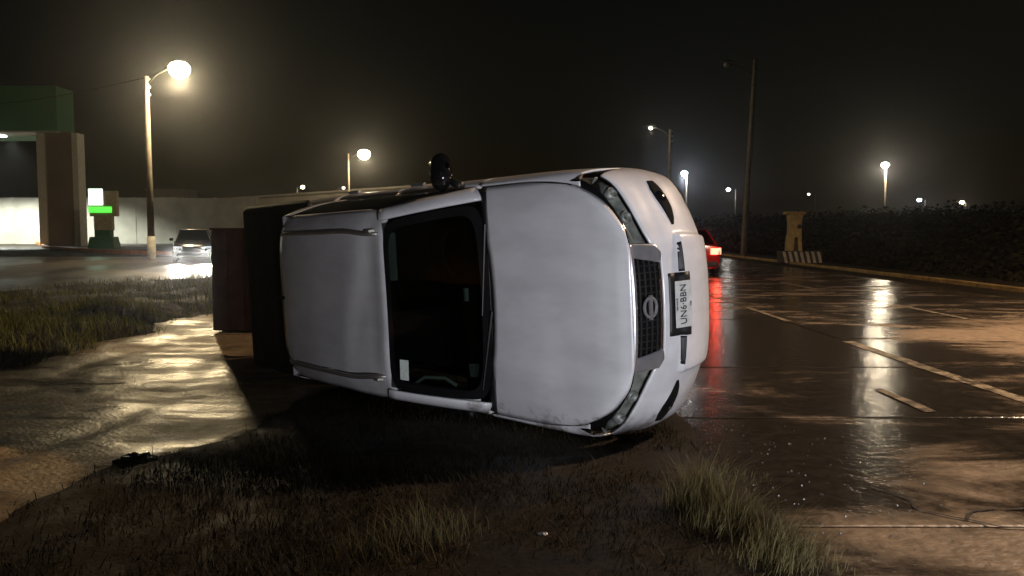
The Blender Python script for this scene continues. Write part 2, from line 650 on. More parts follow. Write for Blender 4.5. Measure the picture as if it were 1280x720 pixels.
# ---- kerbs: segments laid end to end
M['kerb_y'] = mat("worn_yellow_kerb", (.34, .22, .07), .6, var=.55, scale=3.5, bump=.4, bscale=25, coord='Object')
M['kerb_o'] = mat("orange_kerb", (.46, .17, .04), .6, var=.35, scale=3)


def kerb(name, pts, seg, m, wd=.16, h=.15):
    root = empty(name, pts[0] + (0,), kind='structure')
    P = [Vector((*p, 0)) for p in pts]
    L = sum((b - a).length for a, b in zip(P, P[1:]))
    q = smooth_line(pts, int(L / seg) + 1)
    for a, b in zip(q, q[1:]):
        d = b - a
        l = float(np.linalg.norm(d)) - .015
        mb = MB()
        mb.box((0, 0, h / 2 - .03), (l, wd, h + .06))
        o = mb.build('kerb_segment', m, root, bevel=.02)
        o.matrix_parent_inverse = Matrix.Translation((-pts[0][0], -pts[0][1], 0))
        mid = (a + b) / 2
        o.location = (mid[0], mid[1], random.uniform(-.012, .008))
        o.rotation_euler = (0, 0, math.atan2(d[1], d[0]))
    return root


kerb('road_kerb', [(11.46, 6), (11.46, 40), (11.46, 75), (11.3, 110)], 2.33, M['kerb_y'])
kerb('island_kerb', [(-93, 150), (-52, 90), (-36, 64), (-27, 53.5), (-21, 48.2), (-17, 46.5), (-12, 49)], 2.4, M['kerb_o'], .22, .2)

# ================================================================== OVERTURNED PICKUP
TM = Matrix(((0.6450, -0.0480, -0.7627, 1.596), (-0.7638, -0.0090, -0.6454, 5.689), (0.0241, 0.9988, -0.0429, 1.003), (0, 0, 0, 1)))
u_, _s, v_ = np.linalg.svd(np.array(TM)[:3, :3])
rot = u_ @ v_
for i in range(3):
    for j in range(3):
        TM[i][j] = rot[i, j]
truck = empty('overturned_pickup_truck', label='white double cab pickup truck lying on its side with a black cover over its bed', cat='pickup truck')
truck.matrix_world = TM

PLAN = smooth_line([(0, 0), (-.006, .2), (-.03, .4), (-.085, .56), (-.15, .69), (-.238, .80), (-.36, .872), (-.52, .904), (-.75, .916), (-1.0, .92), (-1.5, .92), (-2.4, .92), (-3.7, .918), (-4.5, .912), (-5.2, .89)], 900)
PS = np.concatenate([[0], np.cumsum(np.linalg.norm(np.diff(PLAN, axis=0), axis=1))])
OF_Z = [.20, .28, .36, .44, .50, .56, .62, .66, .72, .78, .84, .92, 1.0, 1.05, 1.09, 1.13]
OF_F = [-.16, -.11, -.077, -.054, -.042, -.034, -.030, -.026, -.03, -.04, -.046, -.06, -.078, -.095, -.13, -.2]
OF_S = [-.05, -.035, -.02, -.008, 0, .004, .005, .004, .002, 0, -.002, -.008, -.022, -.04, -.065, -.10]


def sx(x):                                     # arc length where the plan passes x (side)
    return float(np.interp(-x, -PLAN[:, 0], PS))


def Wp(s, z, d=0.0):
    sg = 1 if s >= 0 else -1
    a = abs(s)
    x = np.interp(a, PS, PLAN[:, 0])
    y = np.interp(a, PS, PLAN[:, 1])
    e = .02
    tx = np.interp(a + e, PS, PLAN[:, 0]) - np.interp(max(a - e, 0), PS, PLAN[:, 0])
    ty = np.interp(a + e, PS, PLAN[:, 1]) - (np.interp(a - e, PS, PLAN[:, 1]) if a > e else -np.interp(e - a, PS, PLAN[:, 1]))
    if a <= e: tx = 0
    l = math.hypot(tx, ty)
    nx, ny = ty / l, -tx / l
    k = float(sstep(.72, 1.15, a))
    of = np.interp(z, OF_Z, OF_F) * (1 - k) + np.interp(z, OF_Z, OF_S) * k
    of += .030 * float(sstep(.475, .445, a)) * float(sstep(.645, .62, z))      # middle of the bumper lip stands proud
    of += .012 * float(sstep(.10, .0, abs(z - .62))) * float(sstep(.5, .7, a)) * (1 - k)
    of += d
    return (float(x + nx * of), sg * float(y + ny * of), float(z))


def column_patch(s0, s1, lo, hi, ns, nz, d=0.0):
    g = []
    for s in np.linspace(s0, s1, ns):
        a, b = lo(s), hi(s)
        g.append([Wp(s, a + (b - a) * t, d) for t in np.linspace(0, 1, nz)])
    return np.array(g)


def xat(s): return float(np.interp(abs(s), PS, PLAN[:, 0]))


def arch(s, base, xc, r=.47, zc=.37):
    x = xat(s)
    if abs(x - xc) >= r: return base
    return max(base, zc + math.sqrt(r * r - (x - xc) ** 2))


def both(fn, **k):
    for sg in (1, -1):
        fn(sg, **k)


def panel(name, g, m, solid=.014, smooth=True, parent=truck, flip=False):
    mb = MB().grid(g)
    o = mb.build(name, m, parent, smooth=smooth, fix=False)
    # make the outside face away from the vehicle's middle
    me = o.data
    c = Vector((-2.4, 0, .75))
    tot = sum((p.center - c).dot(p.normal) * p.area for p in me.polygons)
    if (tot < 0) != flip: me.flip_normals()
    if solid:
        md = o.modifiers.new("solid", 'SOLIDIFY')
        md.thickness = solid
        md.offset = -1
    return o


# hood edge curve in plan (shared by hood, headlights and fender tops): s-like key, x, y, z
HE = np.array([[0, -.072, 0, 1.066], [.30, -.073, .30, 1.064], [.38, -.078, .375, 1.062], [.47, -.105, .46, 1.055], [.55, -.148, .535, 1.050], [.72, -.272, .661, 1.048],
               [.92, -.43, .752, 1.054], [1.1, -.60, .806, 1.064], [1.42, -.94, .842, 1.085], [1.93, -1.45, .842, 1.118]])
HEd = smooth_line(HE, 200)


def hedge(k):
    a = abs(k)
    return np.array([np.interp(a, HEd[:, 0], HEd[:, 1]), math.copysign(np.interp(a, HEd[:, 0], HEd[:, 2]), k if k else 1), np.interp(a, HEd[:, 0], HEd[:, 3])])


def zc(x): return np.interp(x, [-1.5, -1.2, -.8, -.5, -.3, -.15, -.07], [1.205, 1.19, 1.165, 1.14, 1.12, 1.095, 1.066])


# hood: rows from the front lip to the cowl, columns across
g = []
ny = 49
for y in np.linspace(-1, 1, ny):
    ky = abs(y)
    # front point on the edge curve at this share of the width, rear point on the cowl line
    k = 1.93 * ky ** 1.0
    yy_rear = y * .835
    row = []
    # find edge point with |y| = share of .842
    tgt = ky * .8415
    yk = np.interp(tgt, np.maximum.accumulate(HEd[:150, 2]), HEd[:150, 0])
    e = hedge(math.copysign(yk, y))
    xr = -1.40 + .11 * (1 - ky ** 2)
    for t in np.linspace(0, 1, 26):
        tt = t ** 1.35
        x = e[0] + (xr - e[0]) * tt
        yv = e[1] + (yy_rear - e[1]) * tt
        z_edge_here = np.interp(-x, -HEd[::1, 1], HEd[:, 3])
        crown = zc(x)
        a = min(1, abs(yv) / .842)
        drop = a ** 6
        # two faint creases run down the hood
        crease = .008 * math.exp(-((abs(yv) - .50 - .05 * x) / .06) ** 2) * float(sstep(-.1, -.5, x))
        z = crown * (1 - drop) + z_edge_here * drop + crease
        z += .004 * fbm(x * 1.3, yv * 1.3, 1.6) * (1 - drop) - .012 * math.exp(-((x + .62) / .16) ** 2 - ((yv + .52) / .2) ** 2)
        lip = math.exp(-t * 22)
        z = z * (1 - lip) + e[2] * lip
        row.append((x, yv, z))
    g.append(row)
panel('hood', g, M['white'], .018)

# front bumper ------------------------------------------------
def hl_low(s):                                    # lower edge of the headlight
    return float(np.interp(abs(s), [.36, .42, .5, .63, .8, .92, 1.02, 1.13], [.83, .868, .892, .918, .935, .955, .982, 1.035]))


def bump_top(s):
    a = abs(s)
    if a < .33: return .792
    if a < .42: return .792 + (a - .33) / .09 * (.862 - .792)
    return hl_low(a) - .006


bs = sx(-.485)
panel('front_bumper', column_patch(-bs, bs, lambda s: .24 + .06 * float(sstep(.5, .95, abs(s))) , lambda s: min(bump_top(s), 1.0 - .6 * float(sstep(bs - .14, bs, abs(s))) * .55), 121, 34), M['white'], .02)
# number plate recess, plate and slot
panel('plate_recess', column_patch(-.205, .205, lambda s: .572, lambda s: .75, 13, 8, .004), M['black_plastic'], .006)
for sg in (1, -1):
    panel('bumper_slot', column_patch(sg * .21, sg * .40, lambda s: .622, lambda s: .652 - .012 * (abs(s) - .2) / .2, 9, 4, .0045), M['black_plastic'], .006)
    # fog lamp openings: slanted, black, with a rim
    def flo(s, sg=sg): return float(np.interp(abs(s), [.53, .58, .65, .72, .80, .87], [.605, .580, .566, .568, .582, .615]))
    def fhi(s, sg=sg): return float(np.interp(abs(s), [.53, .58, .65, .72, .80, .87], [.625, .645, .668, .684, .690, .672]))
    fb = panel('fog_lamp_bezel', column_patch(sg * .53, sg * .87, flo, fhi, 25, 8, .005), M['void'], .008)
    q = Wp(sg * .74, .628, .006)
    fl = MB().lathe([(.0, .012), (.02, .011), (.034, .006), (.04, 0), (.046, -.002)], (0, 0, 0), 'x', 18).build('fog_lamp', M['gloss_black'], fb, smooth=True)
    fl.location = q
    fl.rotation_euler = (0, 0, sg * R(38))
# lower air intake strip behind the plate (dark) under the lip
panel('bumper_valance', column_patch(-.9, .9, lambda s: .19, lambda s: .25, 41, 4, -.02), M['black_plastic'], .01)

plate = MB().box((0, 0, 0), (.006, .30, .150)).build('licence_plate', M['plate'], truck, bevel=.008)
plate.location = Wp(0, .648, .026)
plate.rotation_euler = (0, R(-5), 0)


def text_mesh(txt, size, name, m, parent, loc, rotm, align='CENTER', ext=.002):
    cu = bpy.data.curves.new(name, 'FONT')
    cu.body = txt
    cu.size = size
    cu.align_x = align
    cu.align_y = 'CENTER'
    cu.extrude = ext
    cu.resolution_u = 3
    t = bpy.data.objects.new(name, cu)
    me = bpy.data.meshes.new_from_object(t)
    bpy.data.objects.remove(t)
    o = link(name, me, m, parent)
    o.matrix_local = Matrix.Translation(loc) @ rotm
    return o


FRONT = Matrix(((0, 0, 1, 0), (1, 0, 0, 0), (0, 1, 0, 0), (0, 0, 0, 1)))   # text reads from in front: its x to the vehicle's left
M['ink'] = mat("plate_ink", (.015, .02, .018), .5)
text_mesh('UN6·BBN', .068, 'plate_lettering', M['ink'], plate, (.0045, 0, .004), FRONT @ Matrix.Diagonal((.92, 1.15, 1, 1)))
text_mesh('MEX', .016, 'plate_lettering', M['ink'], plate, (.0045, 0, -.062), FRONT)
text_mesh('VERACRUZ', .016, 'plate_lettering', M['ink'], plate, (.0045, 0, .062), FRONT)

# grille ------------------------------------------------------
def gw(z): return float(np.interp(z, [.80, 1.03], [.285, .335]))
g = []
for z in np.linspace(.772, 1.028, 9):
    g.append([Wp(s, z, -.05) for s in np.linspace(-gw(z), gw(z), 25)])
grille = panel('grille', g, M['void'], .01)
for z in np.linspace(.83, 1.0, 5):
    mb = MB()
    mb.grid([[Wp(s, z - .007, -.022) for s in np.linspace(-gw(z), gw(z), 21)], [Wp(s, z + .007, -.022) for s in np.linspace(-gw(z), gw(z), 21)]])
    mb.grid([[Wp(s, z - .007, -.022) for s in np.linspace(-gw(z), gw(z), 21)], [Wp(s, z - .004, -.048) for s in np.linspace(-gw(z), gw(z), 21)]])
    mb.grid([[Wp(s, z + .007, -.022) for s in np.linspace(-gw(z), gw(z), 21)], [Wp(s, z + .004, -.048) for s in np.linspace(-gw(z), gw(z), 21)]])
    mb.build('grille_bar', M['black_plastic'], grille)
for s in np.linspace(-.27, .27, 13):
    mb = MB()
    mb.grid([[Wp(s - .004, z, -.03), Wp(s + .004, z, -.03)] for z in np.linspace(.80, 1.025, 8)])
    mb.build('grille_bar', M['black_plastic'], grille, solid=.01)
# emblem: ring and cross bar
mb = MB()
e0 = Vector(Wp(0, .905, -.002))
ring = [Vector((0, math.cos(a) * .062, math.sin(a) * .058)) + e0 for a in np.linspace(0, 2 * PI, 37)]
mb.tube(ring, .010, 8, cap=False)
mb.box(e0 + Vector((.004, 0, 0)), (.014, .155, .026))
em = mb.build('emblem', M['chrome'], grille, smooth=True, auto=40)
mb = MB().lathe([(.0, -.012), (.05, -.012), (.054, -.02)], e0, 'x', 20)
mb.build('emblem_backing', M['gloss_black'], grille)
# chrome surround: top strip and two side blades
mb = MB()
mb.grid([[Wp(s, z, .012 + .014 * math.sin(PI * (z - 1.012) / .046)) for s in np.linspace(-.425, .425, 33)] for z in np.linspace(1.012, 1.058, 8)])
ch = mb.build('chrome_surround', M['chrome'], truck, smooth=True, solid=.012)
for sg in (1, -1):
    gg = []
    for z in np.linspace(.792, 1.036, 14):
        a, b = gw(max(z, .8)) - .004, float(np.interp(z, [.79, .83, 1.03], [.345, .405, .43]))
        gg.append([Wp(sg * s, z, .006 - .012 * (1 - t) ** 2) for t, s in zip(np.linspace(0, 1, 9), np.linspace(a, b, 9))])
    panel('chrome_blade', gg, M['chrome'], .012)

# headlights --------------------------------------------------
for sg in (1, -1):
    def hl_grid(d, n=31, m_=11, s0=.425, s1=1.12, pad=0.0):
        gg = []
        for s in np.linspace(s0, s1, n):
            top = hedge(sg * s)
            lo = np.array(Wp(sg * s, hl_low(s), 0))
            zt = top[2] - .008
            row = []
            for t in np.linspace(0 + pad, 1 - pad, m_):
                z = hl_low(s) + (zt - hl_low(s)) * t
                p = np.array(Wp(sg * s, min(z, 1.13), d))
                # bend to meet the hood edge
                w_ = t ** 3
                tgt = top + np.array([0, 0, -.008])
                nrm = np.array(Wp(sg * s, .9, 1)) - np.array(Wp(sg * s, .9, 0))
                p = p * (1 - w_) + (tgt + nrm * (d if d < 0 else d)) * w_
                row.append(tuple(p))
            gg.append(row)
        return gg
    h = panel('headlight', hl_grid(-.028), M['housing'], .01)
    panel('headlight_lens', hl_grid(.0), M['lens'], 0, parent=h)
    # rim along the upper edge
    rim = hl_grid(.003)
    panel('headlight_rim', [[r[8], r[9], r[10]] for r in rim], M['gloss_black'], .008, parent=h)
    for s, z, r in ((.62, .968, .036), (.84, .99, .034)):
        c = Wp(sg * s, z, -.045)
        rf = MB().lathe([(.004, .004), (r * .5, .008), (r * .85, .022), (r, .045), (r + .004, .045), (r + .004, -.004)], (0, 0, 0), 'x', 20).build('headlight_reflector', M['bowl'], h, smooth=True, fix=False)
        rf.location = c
        rf.rotation_euler = (0, 0, sg * R(18 + 40 * max(0, s - .55)))
        bl = MB().lathe([(0, .026), (.006, .024), (.010, .016), (.010, .004)], (0, 0, 0), 'x', 14).build('headlight_bulb', M['lens'], h, smooth=True)
        bl.location = c
        bl.rotation_euler = rf.rotation_euler
    c = Wp(sg * 1.01, 1.02, -.03)
    ind = MB().box((0, 0, 0), (.07, .012, .03), Matrix.Rotation(sg * R(55), 3, 'Z')).build('indicator', M['bowl'], h, bevel=.005)
    ind.location = c

# fenders -----------------------------------------------------
XF = -.93
XR = -4.08
for sg in (1, -1):
    s0, s1 = sx(-.49), sx(-1.47)
    g = column_patch(sg * s0, sg * s1, lambda s: arch(s, .40, XF), lambda s: 1.02, 49, 16)
    # continue over the top to the hood edge
    g2 = []
    for i, s in enumerate(np.linspace(s0, s1, 49)):
        row = [tuple(p) for p in g[i]]
        k = float(np.interp(-xat(s), [.49, .62, .95, 1.47], [.985, 1.12, 1.43, 1.93]))
        e = hedge(sg * k)
        a = np.array(Wp(sg * s, 1.02))
        b = np.array([e[0], e[1] + sg * .006, e[2] - .004])
        mid = np.array([(a[0] + b[0]) / 2, sg * (max(abs(a[1]), abs(b[1])) - .018), b[2] - .006])
        for t in np.linspace(0, 1, 8)[1:]:
            row.append(tuple((1 - t) ** 2 * a + 2 * t * (1 - t) * mid + t * t * b))
        g2.append(row)
    panel('front_fender', g2, M['white'], .014)
    # arch liners
    for xcx in (XF, XR):
        mb = MB()
        mb.grid([[(xcx + .47 * math.cos(a), sg * y, .37 + .47 * math.sin(a)) for a in np.linspace(-.1, PI + .1, 19)] for y in (.88, .55)])
        mb.build('wheel_arch_liner', M['under'], truck, solid=.01, fix=False)
    # doors
    for x0, x1 in ((-1.478, -2.62), (-2.628, -3.68)):
        d = panel('door', column_patch(sg * sx(x0), sg * sx(x1), lambda s: arch(s, .42, XR), lambda s: 1.10, 24, 14), M['white'], .02)
        hx = x1 + .16
        q = Wp(sg * sx(hx), .98, .02)
        MB().box(q, (.19, .03, .035)).build('door_handle', M['chrome'], d, bevel=.01)
    panel('sill', column_patch(sg * sx(-1.45), sg * sx(-3.6), lambda s: .33, lambda s: .41, 20, 5, -.01), M['black_plastic'], .02)
    # bed sides
    panel('bed_side', column_patch(sg * sx(-3.74), sg * sx(-5.2), lambda s: arch(s, .45, XR), lambda s: 1.13, 60, 16), M['white'], .02)
    mb = MB()
    mb.grid([[(x, sg * y, z) for y, z in ((.822, 1.131), (.838, 1.22), (.845, 1.31), (.842, 1.335), (.82, 1.345), (.79, 1.34), (.785, 1.2), (.785, .78))] for x in np.linspace(-3.74, -5.2, 12)])
    mb.build('bed_rail', M['white'], truck, smooth=True, fix=True)
    # tail lamps
    MB().box((-5.215, sg * .82, 1.05), (.07, .12, .40)).build('tail_lamp', M['red_lens'], truck, bevel=.02)

# cab ----------------------------------------------------------
def roof_z(x, a):                                 # a = |y| / half width .725
    top = np.interp(x, [-3.70, -3.5, -3.0, -2.4, -2.05, -1.90], [1.690, 1.715, 1.735, 1.732, 1.709, 1.689])
    return top - .012 * a ** 2 - .095 * a ** 7


g = []
for x in np.linspace(-1.905, -3.69, 28):
    row = []
    for y in np.linspace(-1, 1, 37):
        yy = math.copysign(abs(y) ** .85, y)
        xx = x - .05 * (abs(yy) ** 2) * float(sstep(-2.3, -1.885, x)) + .06 * abs(yy) ** 4 * float(sstep(-3.4, -3.69, x))
        # two pressed ribs
        rib = -.006 * math.exp(-((abs(yy) - .42) / .05) ** 2) * float(sstep(-2.0, -2.15, x) * sstep(-3.6, -3.45, x))
        hw = .725 - .03 * float(sstep(-2.2, -1.885, x))
        fold = (x + 2.42) - .22 * (yy + .1) - .03 * math.sin(yy * 5)        # buckled towards the windshield
        rib -= .030 * float(sstep(0, .16, fold) * sstep(-1.93, -2.12, x)) * (1 - abs(yy) ** 4) + .006 * fbm(x, yy, 2.1)
        row.append((xx, yy * hw, roof_z(x, abs(yy)) + rib))
    g.append(row)
panel('roof', g, M['white'], .02)
for sg in (1, -1):
    pts = [(x, sg * (.565 - .03 * float(sstep(-2.4, -2.0, x))), roof_z(x, .78) + .045 - .042 * float(sstep(-2.12, -2.0, x)) - .042 * float(sstep(-3.45, -3.6, x))) for x in np.linspace(-1.99, -3.61, 26)]
    rr = MB().tube(pts, [.010] + [.017] * 24 + [.010], 10).build('roof_rail', M['rail'], truck, smooth=True)
    for x in (-2.08, -2.8, -3.53):
        MB().box((x, sg * .56, roof_z(x, .78) + .012), (.10, .034, .05), taper=.7).build('rail_foot', M['rail'], rr, bevel=.008)

WB = [(-1.355, .735, 1.178), (-1.285, .40, 1.198), (-1.27, 0, 1.203)]
WT = [(-1.955, .622, 1.680), (-1.918, .33, 1.695), (-1.905, 0, 1.699)]


def ws_pt(u, v, d=0):                              # u -1..1 across, v 0 base..1 top
    a = abs(u)
    sel = lambda T, k: np.interp(a, [0, .55, 1], [T[2][k], T[1][k], T[0][k]])
    sm = a * a
    def L(T):
        x = T[2][0] + (T[0][0] - T[2][0]) * sm
        z = T[2][2] + (T[0][2] - T[2][2]) * sm
        return np.array([x, T[0][1] * u, z])
    p = L(WB) * (1 - v) + L(WT) * v
    n = np.array([.66, .25 * u, .75])
    return tuple(p + n / np.linalg.norm(n) * (.028 * math.sin(PI * v) + d))


wsh = panel('windshield', [[ws_pt(u, v) for u in np.linspace(-.975, .975, 25)] for v in np.linspace(.03, .975, 13)], M['glass'], 0)
# black printed border with rounded corners
mb = MB()
n = 88
for ring in range(1):
    outer, inner, vs = [], [], []
    for k in range(n):
        th = 2 * PI * k / n
        cu, cv = math.cos(th), math.sin(th)
        m_ = (abs(cu) ** 9 + abs(cv) ** 9) ** (-1 / 9)
        vs.append(ws_pt(cu * m_ * .985, .5 + .485 * cv * m_, .003))
        vs.append(ws_pt(cu * m_ * .895, .5 + .435 * cv * m_ - (.02 if cv < 0 else 0) + (.05 if cv < 0 else 0) * 1, .003))
    mb.add(vs, [(2 * k, 2 * ((k + 1) % n), 2 * ((k + 1) % n) + 1, 2 * k + 1) for k in range(n)])
o = mb.build('windshield_border', M['gloss_black'], wsh, smooth=True, fix=False)
# stickers on the glass and the paper on the dash
def on_glass(name, u0, u1, v0, v1, m, d=-.004):
    return MB().grid([[ws_pt(u, v, d) for u in (u0, u1)] for v in (v0, (v0 + v1) / 2, v1)]).build(name, m, wsh, solid=.001, fix=False)


on_glass('sticker', -.86, -.62, .80, .885, M['paper'], .002)
text_mesh("2020", .04, 'sticker_print', M['ink'], None, (0, 0, 0), Matrix()).parent = None
bpy.data.objects.remove(bpy.data.objects['sticker_print'])
# wipers and cowl
panel('cowl', [[(x, y * 1.0, z) for y in np.linspace(-.80, .80, 17)] for x, z in ((-1.30, 1.196), (-1.36, 1.18), (-1.46, 1.15))], M['black_plastic'], .01)
for y0, y1 in ((.55, -.08), (-.05, -.62)):
    p0, p1 = Vector(ws_pt(y0 / .72, .0, .03)), Vector(ws_pt(y1 / .72, .09, .02))
    MB().tube([p0, p0.lerp(p1, .5), p1], [.010, .007, .005], 6).build('wiper', M['black_plastic'], truck)

for sg in (1, -1):
    A0, A1 = (-1.365, .745, 1.173), (-1.965, .632, 1.680)
    B0, B1 = (-1.50, .845, 1.118), (-2.05, .722, 1.605)
    g = []
    for t in np.linspace(0, 1, 14):
        a = np.array(A0) * (1 - t) + np.array(A1) * t
        b = np.array(B0) * (1 - t) + np.array(B1) * t
        nrm = np.array([.5, .6, .62])
        row = []
        bow = np.array([.42, .18, .6]) * .028 * math.sin(PI * t)
        for k in np.linspace(0, 1, 8):
            p = a * (1 - k) + b * k + nrm * .030 * math.sin(PI * k) ** .8 + bow * (1 - k * .7)
            row.append((p[0], sg * p[1], p[2]))
        g.append(row)
    panel('windshield_pillar', g, M['white'], .02)
    # dark side of the glasshouse: surround with glass panes set proud
    def side_pt(x, t, d=0):
        y = .845 + (.725 - .845) * t - .02 * 0 + .02 * math.sin(PI * t)
        return (x, sg * (y + d), 1.105 + (1.605 - 1.105) * t)
    def fx(t): return -1.52 - .54 * t                # front edge leans with the pillar
    g = [[side_pt(fx(t) + (-3.69 - fx(t)) * k, t) for k in np.linspace(0, 1, 20)] for t in np.linspace(0, 1, 9)]
    sf = panel('window_surround', g, M['gloss_black'], .015)
    for x0, x1, lean in ((-1.60, -2.58, 1), (-2.68, -3.42, 0)):
        gg = []
        for t in np.linspace(.06, .93, 8):
            a = (fx(t) - .08) if lean else x0
            b = x1 - (0 if lean else .0 + .12 * t)
            gg.append([side_pt(a + (b - a) * k, t, .005) for k in np.linspace(0, 1, 8)])
        panel('side_window', gg, M['dark_glass'], 0, parent=sf)
    # rear pillar, white
    g = [[side_pt(-3.46 - .12 * t + (-3.70 + 3.46 + .12 * t) * k, t, .007) for k in np.linspace(0, 1, 5)] for t in np.linspace(0, 1, 8)]
    panel('rear_pillar', g, M['white'], .015)
    # door mirror
    mr = empty('door_mirror')
    mr.parent = truck
    mb = MB()
    ringn = 16
    gg = []
    for x, a, b in ((.085, .03, .018), (.075, .09, .045), (.04, .135, .066), (-.01, .15, .075), (-.05, .15, .075), (-.06, .142, .068)):
        gg.append([(x, a * math.copysign(abs(math.cos(t)) ** .7, math.cos(t)), b * math.copysign(abs(math.sin(t)) ** .7, math.sin(t))) for t in np.linspace(0, 2 * PI, ringn + 1)])
    mb.grid(gg)
    sh = mb.build('mirror_housing', M['gloss_black'], mr, smooth=True)
    gm = MB().add([(-.056, .136 * math.cos(t), .063 * math.sin(t)) for t in np.linspace(0, 2 * PI, 24, endpoint=False)], [tuple(range(24))])
    gm.build('mirror_glass', M['reflector'], mr)
    MB().tube([(.02, -sg * .08, -.06), (.06, -sg * .13, -.085), (.10, -sg * .17, -.10)], [.03, .028, .035], 10).build('mirror_arm', M['black_plastic'], mr, smooth=True)
    mr.location = (-1.80, sg * .985, 1.205)
    mr.rotation_euler = (sg * R(-16), 0, sg * R(26))
# cab back wall and rear window
g = [[(-3.70 - .0 * t, y * (.84 - .12 * t), 1.10 + .53 * t) for y in np.linspace(-1, 1, 13)] for t in np.linspace(0, 1, 8)]
panel('cab_back', g, M['white'], .02)
MB().add([(-3.725, -.6, 1.2), (-3.725, .6, 1.2), (-3.725, .55, 1.56), (-3.725, -.55, 1.56)], [(0, 1, 2, 3)]).build('rear_window', M['dark_glass'], truck)
MB().box((-3.71, 0, .80), (.02, 1.66, .68)).build('cab_back_lower', M['white'], truck)
# aerial stub at the rear edge of the roof
MB().tube([(-3.60, 0, 1.70), (-3.68, 0, 1.735), (-3.73, 0, 1.745)], [.016, .010, .006], 8).build('aerial', M['black_plastic'], truck)

# bed: floor, tailgate, black cover with rounded edges and bows pressing through
MB().box((-4.47, 0, .76), (1.5, 1.56, .03)).build('bed_floor', M['under'], truck)
MB().box((-3.76, 0, 1.05), (.03, 1.56, .56)).build('bed_front_wall', M['white'], truck)
MB().box((-5.2, 0, 1.04), (.05, 1.52, .56)).build('tailgate', M['white'], truck, bevel=.02)
MB().box((-5.28, 0, .58), (.12, 1.70, .17)).build('rear_bumper', M['chrome'], truck, bevel=.03)
g = []
for x in np.linspace(-3.73, -5.24, 40):
    row = []
    ed = min(1, min(abs(x + 3.73), abs(x + 5.24)) / .05)
    for k in np.linspace(-1, 1, 33):
        a = abs(k)
        z = 1.375 - .05 * (max(0, a - .94) / .06) ** 2 - .02 * (1 - ed) ** 2
        z += .006 * math.cos((x + 3.73) / 1.51 * 2 * PI * 4) * (1 - a ** 4) - .006 * (1 - a * a)
        hw = .872 - .05 * (1 - ed) ** 2
        row.append((x, k * hw, z))
    g.append(row)
panel('bed_cover', g, M['tonneau'], .02)

# interior
MB().box((-1.36, 0, .76), (.03, 1.62, .70)).build('firewall', M['under'], truck)
MB().box((-2.6, 0, .46), (2.2, 1.6, .04)).build('cab_floor', M['under'], truck)
mb = MB()
mb.grid([[(x, y, z - .03 * (abs(y) / .78) ** 3) for y in np.linspace(-.78, .78, 21)] for x, z in ((-1.34, 1.13), (-1.45, 1.145), (-1.62, 1.15), (-1.74, 1.13), (-1.80, 1.06), (-1.79, .9), (-1.72, .62))])
db = mb.build('dashboard', M['dash'], truck, smooth=True, solid=.02)
MB().grid([[(x, y, .0) for y in (-.70, -.40)] for x in (-1.40, -1.50)]) and None
st = MB()
st.tube([(-1.92 + .05 * math.sin(a), .37 + .18 * math.cos(a), 1.02 + .17 * math.sin(a)) for a in np.linspace(0, 2 * PI, 25)], .014, 8, cap=False)
st.tube([(-1.90, .37, 1.02), (-1.72, .37, .95)], .03, 8)
st.box((-1.905, .37, 1.02), (.03, .32, .05))
st.build('steering_wheel', M['dash'], truck, smooth=False)
for sg in (1, -1):
    sm = MB()
    sm.grid([[(x + .02 * (abs(y) / .24) ** 2, sg * .37 + y, z - .04 * (abs(y) / .25) ** 4) for y in np.linspace(-.25, .25, 11)] for x, z in ((-1.98, .72), (-2.05, .80), (-2.2, .80), (-2.42, .76), (-2.46, .85), (-2.52, 1.1), (-2.58, 1.30), (-2.64, 1.34), (-2.72, 1.3), (-2.7, .8))])
    s_ = sm.build('front_seat', M['seat'], truck, smooth=True)
    MB().box((-2.60, sg * .37, 1.44), (.09, .27, .18)).build('headrest', M['seat'], s_, bevel=.03)
MB().box((-3.35, 0, .98), (.16, 1.4, .70), Matrix.Rotation(R(-10), 3, 'Y')).build('rear_seat', M['seat'], truck, bevel=.05)
MB().box((-1.97, 0, 1.575), (.03, .23, .06)).build('interior_mirror', M['seal'], truck, bevel=.012)
MB().box((-2.03, .36, 1.60), (.18, .36, .015), Matrix.Rotation(R(35), 3, 'Y')).build('sun_visor', M['trim_grey'], truck, bevel=.005)
MB().box((-2.03, -.36, 1.62), (.18, .36, .015), Matrix.Rotation(R(12), 3, 'Y')).build('sun_visor', M['dash'], truck, bevel=.005)
# pillar trim and grab handle on the low side, paper on the dash
MB().tube([(-1.46, -.70, 1.20), (-1.70, -.655, 1.42), (-1.93, -.60, 1.60)], .035, 8).build('pillar_trim', M['trim_grey'], truck, smooth=True)
MB().tube([(-1.62, -.62, 1.30), (-1.68, -.56, 1.36), (-1.80, -.55, 1.46), (-1.86, -.60, 1.52)], .014, 8).build('grab_handle', M['trim_grey'], truck, smooth=True)
MB().box((-1.56, -.52, 1.165), (.14, .10, .004), Matrix.Rotation(R(6), 3, 'Z')).build('paper_note', M['paper'], truck)
MB().box((-1.44, -.60, 1.155), (.05, .06, .03)).build('dash_clip', M['paper'], truck, bevel=.005)
MB().box((-1.62, .05, 1.17), (.03, .10, .03)).build('dash_clip', M['trim_grey'], truck, bevel=.005)

